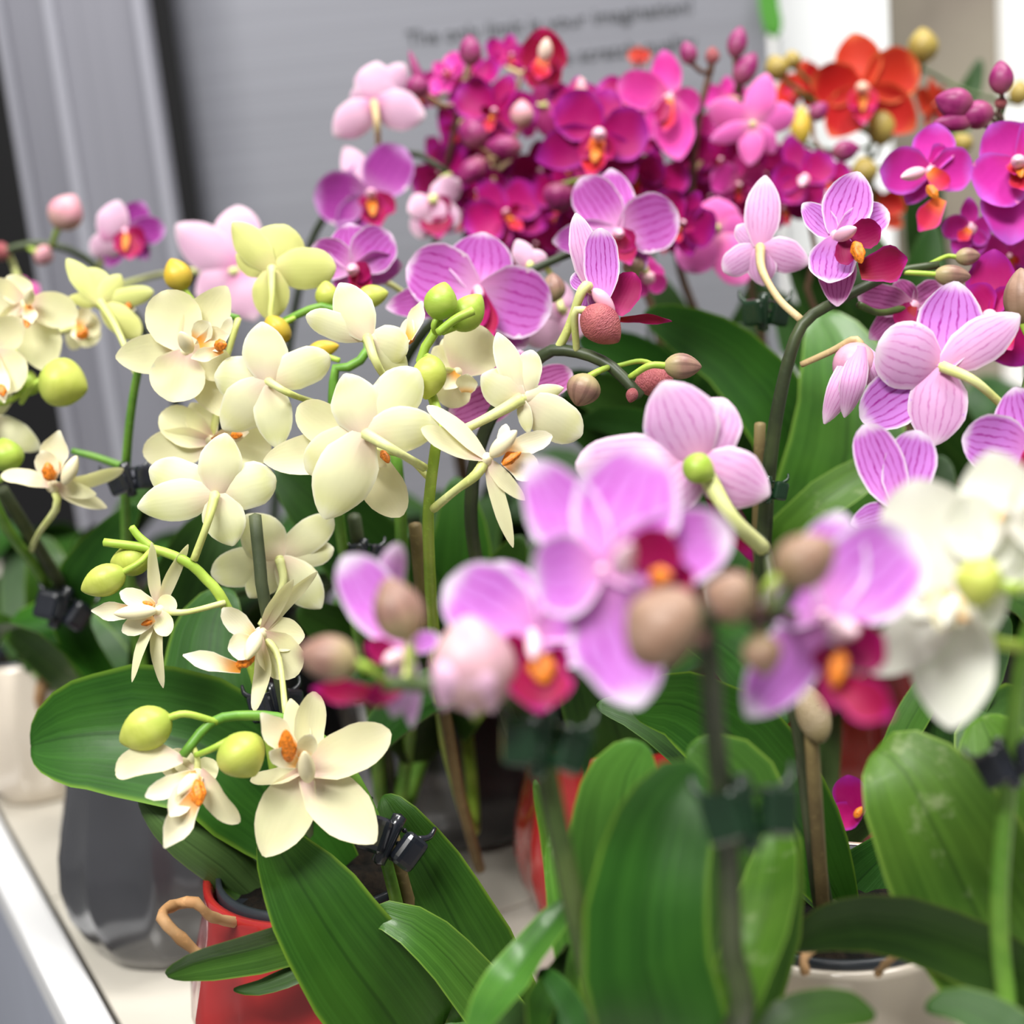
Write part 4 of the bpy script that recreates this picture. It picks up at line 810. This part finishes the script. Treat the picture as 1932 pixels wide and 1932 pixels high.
leaf(p8, [(1745, 1905, .40), (1800, 1895, .398), (1880, 1930, .392), (1980, 2000, .385)], 110, LF, tw=-20)
# ---- striped orchid with wrinkled red buds
p10 = plant('striped orchid with wrinkled dusty-red buds on a dark spike in the red pot',   .046, .672, 'red', .062)
spike(p10, [(985, 1400, .68), (908, 1100, .63), (889, 940, .605), (925, 790, .592), (1022, 672, .575), (1083, 664, .57), (1133, 680, .566), (1163, 700, .563), (1208, 748, .56)], (32, 22), S_DARK)
flower(p10, 'stripe', 1118, 545, .565, [('s', 1086, 402, -.2, 58, {'tw': 15, 'side': -1, 'mat': st_b}), ('p', 1132, 430, -.5, 70, {'b': (1138, 570, -.3)}), ('p', 1078, 520, .3, 40), ('s', 1140, 600, .2, 40), ('s', 1105, 600, .3, 40),
    ('l', 1196, 514, .2, 66, {'b': (1160, 592, .2)}), ('m', 1268, 606, .1, 22, {'b': (1170, 602, .1), 'tw': 40, 'bend': .08}), ('c', 1160, 590, .1, 36)], ped=[(1100, 545, .56), (1072, 620, .568), (1050, 664, .573)], pw=20, pmat=S_PALE)
bud(p10, 1102, 582, 1168, 645, .558, 74, B_RED, ped=[(1085, 590), (1088, 665, .569)], pw=16, pmat=S_PALE, rough=.03, groove=.02)
bud(p10, 1112, 706, 1088, 766, .555, 66, B_BROWN, ped=[(1130, 700), (1150, 692, .564)], pw=13)
bud(p10, 1252, 690, 1324, 692, .555, 50, B_BROWN, ped=[(1225, 690), (1188, 712, .561)], pw=14)
bud(p10, 1270, 708, 1196, 728, .572, 64, B_RED, ped=[(1215, 682, .57), (1165, 690, .565)], pw=11, rough=.03, groove=.02)
bud(p10, 1196, 732, 1188, 760, .552, 24, B_RED, ped=False)
flower(p10, 'dark', 985, 738, .60, [('p', 846, 792, -.1, 80), ('s', 905, 690, .1, 64), ('p', 1080, 702, .1, 64), ('s', 1070, 790, .3, 70), ('s', 980, 660, .3, 60)])
rosette(p10, 5, .13, .058, LFD, 0)
leaf(p10, [(1090, 1080, .66), (1110, 1180, .66), (1150, 1330, .67), (1200, 1500, .69)], 190, LFD)
leaf(p10, [(1010, 1470, .62), (1040, 1560, .62), (1080, 1680, .63)], 60, LFL, tw=20)
# ---- striped orchid behind the cream ones
p11 = plant('pink-veined orchid with broad open blooms in the charcoal pot behind the cream orchids', -.17, .875, 'grey', .058)
spike(p11, [(700, 1000, .82), (720, 800, .75), (790, 640, .70), (880, 570, .675), (980, 520, .675), (1100, 470, .68), (1180, 460, .685)], (26, 14), S_DARK)
flower(p11, 'veined', 902, 548, .64, [('s', 912, 438, .3, 132), ('p', 768, 500, -.2, 128, {'tw': 8}), ('p', 1040, 588, -.2, 140), ('s', 728, 580, .4, 76), ('s', 992, 656, .3, 100), ('m', 930, 640, -.9, 50), ('l', 905, 620, -1, 44), ('c', 905, 560, -1, 26)])
flower(p11, 'veined', 668, 508, .66, [('s', 660, 421, .2, 96), ('p', 586, 468, -.1, 80), ('p', 738, 440, -.2, 92), ('s', 760, 500, .4, 70, {'tw': 30}), ('s', 640, 580, .3, 60), ('l', 700, 520, -.8, 44), ('m', 690, 560, -.9, 50), ('c', 662, 510, -1.4, 30)])
flower(p11, 'veined', 1166, 440, .665, [('p', 1096, 335, .1, 92), ('s', 1152, 318, .5, 84), ('p', 1280, 402, -.2, 116), ('s', 1042, 455, .3, 70), ('s', 1218, 508, .3, 60), ('l', 1195, 470, -.6, 50), ('m', 1190, 500, -.8, 50), ('c', 1170, 442, -1.2, 26)])
o = flower(p11, 'palepink', 1000, 505, .68, [('s', 975, 452, .1, 44), ('p', 1030, 480, 0, 46), ('s', 1000, 545, .2, 40), ('p', 985, 520, .1, 40)], back=True)
bud(p11, 1045, 570, 1042, 515, .65, 48, B_BROWN)
bud(p11, 1200, 520, 1190, 480, .67, 44, B_BROWN)
flower(p11, 'palepink', 1060, 585, .68, [('p', 985, 640, 0, 90), ('s', 1000, 600, .1, 70), ('p', 1090, 640, .1, 80), ('s', 1060, 530, .2, 50)], back=True)
flower(p11, 'pink', 1225, 525, .70, [('p', 1255, 545, 0, 40), ('s', 1190, 560, .2, 40), ('p', 1245, 500, .1, 40), ('s', 1215, 480, .2, 40)])
rosette(p11, 6, .14, .06, LFD, .6)
# ---- purple orchid by the aluminium posts
p12 = plant('purple orchid with a dark-centred half-open bloom in the ivory pot beside the posts', -.325, 1.075, 'cream', .050)
spike(p12, [(330, 800, .95), (280, 640, .88), (215, 545, .85), (150, 480, .84), (60, 460, .83), (-30, 490, .83)], (20, 14), S_DARK)
flower(p12, 'purple', 238, 440, .80, [('s', 225, 378, -.4, 62, {'side': -1, 'b': (200, 455, -.4)}), ('p', 172, 480, 0, 56, {'side': -1}), ('p', 312, 430, 0, 56), ('s', 270, 380, .2, 60), ('s', 200, 505, .2, 40), ('s', 280, 490, .3, 44), ('l', 225, 470, -.4, 40), ('l', 275, 460, -.4, 50), ('m', 245, 490, -.8, 60), ('o', 235, 480, -.9, 24)])
bud(p12, 108, 432, 142, 368, .81, 66, B_PINK)
bud(p12, 66, 475, 100, 490, .83, 40, B_PINK)
bud(p12, -15, 470, 20, 480, .83, 36, B_RED)
flower(p12, 'palepink', 444, 512, .78, [('s', 332, 424, -.1, 90), ('p', 450, 388, .2, 92), ('p', 500, 470, .3, 84), ('s', 480, 605, .2, 84), ('s', 370, 560, .2, 80)], back=True)
flower(p12, 'pink', 40, 545, .84, [('p', 75, 555, 0, 40), ('s', 30, 522, .1, 36), ('p', 5, 560, .1, 40)], back=True)
rosette(p12, 5, .13, .055, LFD, .4, .05, [-160, -115, -70, -25, 15])
# ---- purple and pale pink blooms against the panel
p13 = plant('purple orchid with dark maroon lips standing before the grey panel', -.195, 1.05, 'grey', .055)
spike(p13, [(540, 700, .92), (575, 500, .86), (612, 410, .83), (690, 320, .815), (775, 288, .81), (850, 330, .81)], (20, 12), S_DARK)
flower(p13, 'purple', 700, 372, .79, [('p', 592, 372, -.1, 104), ('s', 690, 300, .3, 90), ('p', 762, 278, -.1, 98), ('s', 640, 440, .2, 70), ('s', 650, 275, .5, 60, {'side': -1}), ('l', 690, 400, -.7, 44), ('l', 745, 400, -.7, 50), ('m', 715, 430, -1, 60), ('o', 705, 415, -1.1, 34), ('c', 700, 360, -1.3, 26)])
flower(p13, 'palepink', 706, 195, .79, [('s', 712, 116, 0, 84), ('p', 765, 122, .3, 50), ('s', 630, 256, 0, 72), ('s', 802, 220, 0, 80), ('p', 660, 180, .4, 70)], back=True, ped=[(712, 240, .78), (715, 300, .81)], pw=14, pmat=S_TAN)
flower(p13, 'palepink', 815, 380, .79, [('s', 868, 340, -.2, 54, {'bend': -.2}), ('s', 770, 400, -.2, 54), ('p', 862, 430, .2, 56), ('p', 790, 450, .2, 56), ('l', 800, 410, -.2, 60), ('l', 845, 405, -.2, 56), ('m', 830, 450, -.4, 70)], back=True)
rosette(p13, 5, .12, .055, LFD, .9, .05, [-150, -105, -60, -10, 30])
# ---- magenta orchids
p14 = plant('deep magenta orchid with clustered buds in front of the lettering', -.03, 1.05, 'cream', .056)
spike(p14, [(850, 600, .92), (900, 430, .86), (940, 300, .83), (960, 220, .82), (985, 140, .82)], (18, 10), S_BROWN)
spike(p14, [(820, 600, .92), (830, 400, .86), (850, 280, .83), (870, 180, .82), (885, 110, .82)], (18, 10), S_BROWN)
bloom(p14, 'magenta', 934, 212, .81, 165, -10, 5, -20)
flower(p14, 'crimson', 1026, 108, .80, [('s', 1024, 52, -.3, 70), ('p', 982, 92, -.3, 66), ('p', 1068, 92, -.3, 66), ('s', 1000, 165, -.1, 50), ('s', 1050, 165, -.1, 50), ('m', 1015, 150, -1, 44), ('c', 1032, 72, -1.4, 34, {'b': (1026, 118, -.6)})], pw=8, pmat=S_TAN)
flower(p14, 'magenta', 1030, 200, .83, [('s', 1022, 130, 0, 44), ('p', 1068, 160, 0, 50), ('s', 1035, 260, 0, 50), ('p', 1010, 170, .2, 50)], back=True, pw=7)
for q in ((905, 300, -20, 0, 20), (985, 350, 20, -10, -20), (870, 400, -15, -10, 0), (1040, 400, 10, -10, 30), (960, 470, 5, -20, 0), (1075, 320, -20, 10, 0), (845, 290, -50, 0, 10), (930, 440, -20, -10, 40)):
    bloom(p14, 'magenta', q[0], q[1], .85, 135, q[2], q[3], q[4], pw=6)
bloom(p14, 'magenta', 952, 405, .80, 175, 15, 15, 30)
bloom(p14, 'magenta', 890, 150, .83, 130, -30, 30, 10)
bloom(p14, 'pink', 845, 140, .83, 90, -40, 20, 60)
bloom(p14, 'magenta', 960, 110, .84, 110, 35, 30, -20)
bloom(p14, 'magenta', 870, 235, .84, 130, -40, -10, 0)
bloom(p14, 'magenta', 800, 180, .85, 110, -50, 10, 40)
bloom(p14, 'magenta', 1015, 320, .84, 130, 20, -20, 10)
bloom(p14, 'magenta', 905, 360, .84, 130, -20, -10, 0)
bloom(p14, 'magenta', 1010, 220, .85, 120, 50, 0, 0)
bloom(p14, 'magenta', 835, 330, .84, 130, -30, 10, 30)
bloom(p14, 'magenta', 1010, 460, .83, 120, 0, -10, 0)
for bx, by, tx, ty, w_, m_ in ((905, 280, 880, 222, 54, B_MAG), (985, 280, 915, 275, 46, B_MAG), (915, 300, 865, 345, 44, B_MAG), (888, 125, 886, 66, 44, B_MAG), (790, 185, 785, 140, 46, B_MAG), (985, 240, 985, 188, 46, B_PINK), (800, 180, 772, 95, 20, B_MAG)):
    bud(p14, bx, by, tx, ty, .795, w_, m_, pw=7, pmat=S_TAN)
rosette(p14, 5, .13, .06, LFD, .2, .05, [-170, -125, -80, -35, 5])
p15 = plant('magenta orchid with a pale-columned open bloom in the red pot behind the striped orchid', .085, .925, 'red', .056)
spike(p15, [(1250, 700, .84), (1200, 500, .80), (1170, 380, .78), (1150, 300, .775), (1120, 200, .775)], (20, 12), S_BROWN)
flower(p15, 'magenta', 1130, 256, .75, [('p', 1058, 184, -.2, 98), ('s', 1152, 168, .3, 82), ('p', 1224, 252, -.2, 104), ('s', 1010, 300, .3, 86), ('s', 1195, 345, .4, 80), ('l', 1095, 300, -.8, 40), ('l', 1155, 300, -.8, 40), ('m', 1112, 335, -1.1, 54), ('o', 1120, 312, -1.3, 36, {'b': (1125, 280, -.6)}), ('c', 1130, 252, -1.6, 34)])
bloom(p15, 'magenta', 1282, 420, .74, 150, 25, -5, -30)
bloom(p15, 'magenta', 1200, 330, .78, 130, -10, -20, 10)
bloom(p15, 'magenta', 1060, 370, .79, 130, -30, -10, 0)
bloom(p15, 'magenta', 1080, 190, .80, 110, -20, 30, 0)
for q in ((1180, 400, 10, -10, 20), (1240, 340, 20, 0, 0), (1110, 420, -10, -20, 10), (1240, 260, 30, 10, 20), (1180, 190, 0, 20, -20), (1250, 440, 10, -20, 0)):
    bloom(p15, 'magenta', q[0], q[1], .81, 125, q[2], q[3], q[4], pw=6)
bud(p15, 1060, 345, 1050, 400, .77, 66, B_MAG)
bud(p15, 1100, 190, 1095, 145, .80, 26, B_PINK, pw=6)
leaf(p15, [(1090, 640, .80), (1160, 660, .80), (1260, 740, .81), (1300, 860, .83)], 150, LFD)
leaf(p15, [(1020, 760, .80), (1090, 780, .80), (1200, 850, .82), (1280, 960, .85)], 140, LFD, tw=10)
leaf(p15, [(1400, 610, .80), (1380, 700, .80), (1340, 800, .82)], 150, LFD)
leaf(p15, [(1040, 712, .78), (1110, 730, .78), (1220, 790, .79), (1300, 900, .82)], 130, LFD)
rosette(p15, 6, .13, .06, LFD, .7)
p16 = plant('bright pink orchid on a tall brown spike tipped with buds', .225, .955, 'cream', .056)
spike(p16, [(1300, 560, .87), (1302, 400, .83), (1314, 250, .81), (1338, 140, .80), (1344, 112, .80)], (24, 12), S_BROWN)
spike(p16, [(1420, 560, .87), (1440, 400, .83), (1420, 290, .81), (1400, 190, .80), (1394, 110, .80)], (20, 9), S_BROWN)
flower(p16, 'pink', 1262, 186, .80, [('s', 1252, 94, -.1, 62), ('p', 1165, 156, 0, 74), ('p', 1322, 200, 0, 60), ('s', 1282, 302, -.2, 82), ('s', 1225, 262, .2, 60), ('m', 1255, 250, -.6, 40), ('l', 1240, 230, -.8, 30)], pw=9, pmat=S_TAN)
flower(p16, 'pink', 1420, 236, .79, [('s', 1447, 138, 0, 62), ('p', 1500, 210, .1, 58), ('p', 1338, 200, .1, 60), ('s', 1414, 312, -.1, 50), ('s', 1340, 265, 0, 40), ('s', 1460, 290, .2, 50)], back=True, pw=12, pmat=S_TAN)
flower(p16, 'pink', 1352, 430, .76, [('s', 1352, 372, 0, 88), ('p', 1288, 508, -.2, 84), ('p', 1405, 535, -.1, 80), ('s', 1300, 440, .2, 60), ('s', 1410, 440, .2, 70)], back=True)
for q in (('magenta', 1340, 370, 0, -10, 0), ('pink', 1310, 330, -10, 0, 20), ('magenta', 1430, 400, 20, -10, 10), ('pink', 1480, 310, 20, 0, -10), ('magenta', 1385, 260, 0, 10, 0), ('magenta', 1290, 380, 0, -20, 0)):
    bloom(p16, q[0], q[1], q[2], .84, 120, q[3], q[4], q[5], pw=6)
bloom(p16, 'pink', 1300, 265, .82, 120, 20, -10, 20)
bloom(p16, 'pink', 1370, 190, .84, 100, 10, 10, 0)
bloom(p16, 'magenta', 1360, 300, .82, 130, 0, -10, 0)
bloom(p16, 'pink', 1390, 345, .80, 120, 30, -20, 0)
bloom(p16, 'magenta', 1440, 330, .83, 120, 20, 0, 40)
bloom(p16, 'pink', 1205, 190, .84, 110, -10, 10, 0)
for bx, by, tx, ty, w_, m_ in ((1385, 110, 1398, 50, 38, B_MAG), (1344, 122, 1344, 88, 28, B_RED), (1305, 122, 1292, 78, 34, B_MAG), (1390, 160, 1425, 100, 44, B_MAG), (1455, 220, 1490, 205, 34, B_MAG)):
    bud(p16, bx, by, tx, ty, .795, w_, m_, pw=10, pmat=S_BROWN)
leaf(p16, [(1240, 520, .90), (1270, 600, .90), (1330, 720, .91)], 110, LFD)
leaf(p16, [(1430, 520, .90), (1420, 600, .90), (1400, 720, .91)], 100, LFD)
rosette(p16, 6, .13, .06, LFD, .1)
p19 = plant('magenta orchid with narrow star-shaped blooms between the pink and orange ones', .345, .86, 'grey', .052)
spike(p19, [(1560, 620, .82), (1540, 480, .80), (1525, 380, .79), (1560, 290, .79)], (16, 9), S_BROWN)
flower(p19, 'magenta', 1515, 340, .78, [('s', 1488, 256, 0, 48), ('p', 1570, 296, -.1, 66), ('p', 1455, 330, .1, 60), ('s', 1475, 380, .1, 60), ('s', 1545, 395, .2, 60), ('c', 1512, 350, -1, 20)])
bloom(p19, 'magenta', 1480, 390, .80, 120, -10, -20, 20)
bloom(p19, 'magenta', 1560, 340, .82, 110, 20, 10, 0)
bud(p19, 1570, 290, 1622, 278, .78, 40, B_MAG, pw=8, pmat=S_BROWN)
bud(p19, 1530, 225, 1560, 195, .80, 34, B_MAG, pw=8, pmat=S_BROWN)
leaf(p19, [(1480, 470, .84), (1520, 520, .84), (1570, 620, .85), (1600, 720, .86)], 110, LFD)
leaf(p19, [(1640, 440, .86), (1650, 520, .85), (1650, 640, .86)], 130, LFD, tw=10)
leaf(p19, [(1760, 420, .86), (1740, 520, .86), (1690, 650, .87)], 110, LFD, tw=-10)
leaf(p19, [(1440, 540, .88), (1490, 600, .88), (1560, 700, .88)], 100, LFD)
rosette(p19, 5, .12, .055, LFD, .3)
p17 = plant('orange-red orchid with olive buds standing before the white board', .36, 1.08, 'red', .055)
spike(p17, [(1650, 600, .96), (1650, 400, .92), (1640, 280, .90), (1690, 200, .90), (1740, 130, .90), (1742, 110, .90)], (18, 9), S_OLIVE)
flower(p17, 'orange', 1628, 168, .86, [('s', 1610, 62, .2, 92), ('p', 1732, 118, -.1, 104), ('s', 1726, 245, .2, 92), ('p', 1530, 150, -.1, 84), ('s', 1566, 258, .2, 88), ('m', 1628, 235, -1, 44), ('l', 1605, 205, -.9, 34), ('l', 1650, 205, -.9, 34), ('o', 1628, 218, -1.2, 24), ('c', 1625, 165, -1.5, 30)])
bloom(p17, 'orange', 1512, 170, .90, 130, -50, 10, 20, pmat=S_OLIVE)
bloom(p17, 'orange', 1655, 400, .92, 110, -10, 10, 20, pmat=S_OLIVE)
bloom(p17, 'orange', 1760, 200, .92, 110, 60, 10, 0, pmat=S_OLIVE)
for bx, by, tx, ty, w_, m_ in ((1742, 120, 1740, 52, 58, B_OLIVE), (1664, 275, 1660, 200, 56, B_OLIVE), (1635, 350, 1625, 295, 52, B_OLIVE), (1475, 150, 1455, 105, 46, B_OLIVE), (1510, 275, 1512, 200, 40, B_YEL), (1500, 130, 1490, 95, 34, B_OLIVE), (1830, 285, 1800, 255, 40, B_OLIVE), (1920, 200, 1926, 150, 40, B_OLIVE)):
    bud(p17, bx, by, tx, ty, .87, w_, m_, pw=8, pmat=S_OLIVE)
leaf(p17, [(1850, 110, 1.0), (1835, 160, 1.0), (1790, 260, 1.0), (1740, 400, 1.0)], 80, LFD)
rosette(p17, 6, .13, .06, LFD, .8)
p20 = plant('orange orchid bud spray hidden behind the bright pink blooms', .10, 1.10, 'red', .05)
spike(p20, [(1230, 500, .98), (1212, 300, .96), (1204, 160, .955)], (12, 8), S_OLIVE)
bloom(p20, 'orange', 1206, 108, .95, 44, 0, 20, 0, pmat=S_OLIVE, pw=5)
rosette(p20, 4, .1, .05, LFD, .8, .05, [-165, -115, -65, -15])
p18 = plant('violet-magenta orchid with wide open blooms and glossy plum buds in a red pot', .355, .70, 'red', .056)
spike(p18, [(1960, 800, .70), (1950, 560, .68), (1900, 420, .665), (1870, 330, .66), (1880, 250, .66), (1895, 195, .66)], (22, 10), S_OLIVE)
flower(p18, 'violet', 1754, 322, .64, [('s', 1768, 232, .2, 86), ('p', 1660, 320, -.2, 92), ('p', 1836, 318, .1, 86), ('s', 1800, 300, .4, 90), ('s', 1710, 385, .4, 50), ('l', 1790, 355, -.7, 40), ('m', 1733, 436, -.8, 54, {'b': (1775, 375, -.5)}), ('o', 1772, 380, -.9, 30, {'b': (1750, 350, -.6)}), ('c', 1700, 335, -1.2, 30, {'b': (1745, 322, -.2)})], pw=10, pmat=S_OLIVE)
flower(p18, 'violet', 1922, 308, .63, [('p', 1848, 372, -.2, 120), ('s', 1868, 235, .1, 104), ('p', 2000, 260, 0, 130), ('s', 1905, 462, .1, 130), ('s', 1990, 400, .1, 110), ('m', 1938, 360, -1, 60), ('l', 1915, 330, -.8, 44), ('c', 1920, 302, -1.2, 34), ('o', 1928, 340, -1.2, 30)])
flower(p18, 'violet', 1830, 432, .66, [('s', 1828, 372, 0, 36), ('p', 1776, 425, 0, 50), ('p', 1870, 440, 0, 60), ('s', 1800, 480, .1, 44), ('s', 1850, 480, .1, 50), ('m', 1808, 455, -.6, 30)])
bloom(p18, 'violet', 1905, 480, .67, 150, 0, -20, 0, pmat=S_OLIVE)
flower(p18, 'magenta', 1866, 596, .60, [('s', 1876, 470, 0, 98), ('p', 1820, 545, .2, 80), ('p', 1930, 570, .1, 90), ('s', 1930, 690, .2, 90), ('s', 1850, 680, .4, 80), ('m', 1910, 660, -.6, 60), ('c', 1868, 600, -1.2, 36)])
for bx, by, tx, ty, w_ in ((1836, 205, 1765, 185, 60), (1875, 212, 1808, 222, 54), (1890, 178, 1888, 114, 46), (1840, 230, 1760, 232, 34)):
    bud(p18, bx, by, tx, ty, .645, w_, B_MAG, pw=9, pmat=S_BROWN)
bud(p18, 1885, 205, 1893, 182, .65, 24, B_RED, pw=8, pmat=S_BROWN)
rosette(p18, 6, .13, .06, LF, .2)
# ---- fallen bloom lying on a leaf
fb = empty('fallen_bloom', P(1590, 1530, .60)); tag(fb, 'fallen magenta bloom with a yellow throat resting on a dark leaf', 'flower')
for x, y, bx, by, w_ in ((1600, 1462, 1608, 1540, 68), (1556, 1545, 1625, 1535, 56), (1634, 1490, 1615, 1545, 30)):
    B_ = P(bx, by, .598); T_ = P(x, y, .594)
    ribbon('petal', [B_, (B_+T_)/2, T_], px(w_, .6)/2, W_P, (CAM-B_).normalized(), [mg_f, mg_b], fb, cup=.5, seed=nseed())
budmesh('callus', P(1612, 1543, .5935), P(1627, 1522, .5935), px(15, .6), callus, fb)
# a leaf of the red-potted plant carries it
leaf(p7, [(1660, 1500, .60), (1620, 1552, .607), (1560, 1585, .615), (1530, 1640, .64)], 120, LFD, tw=-20)
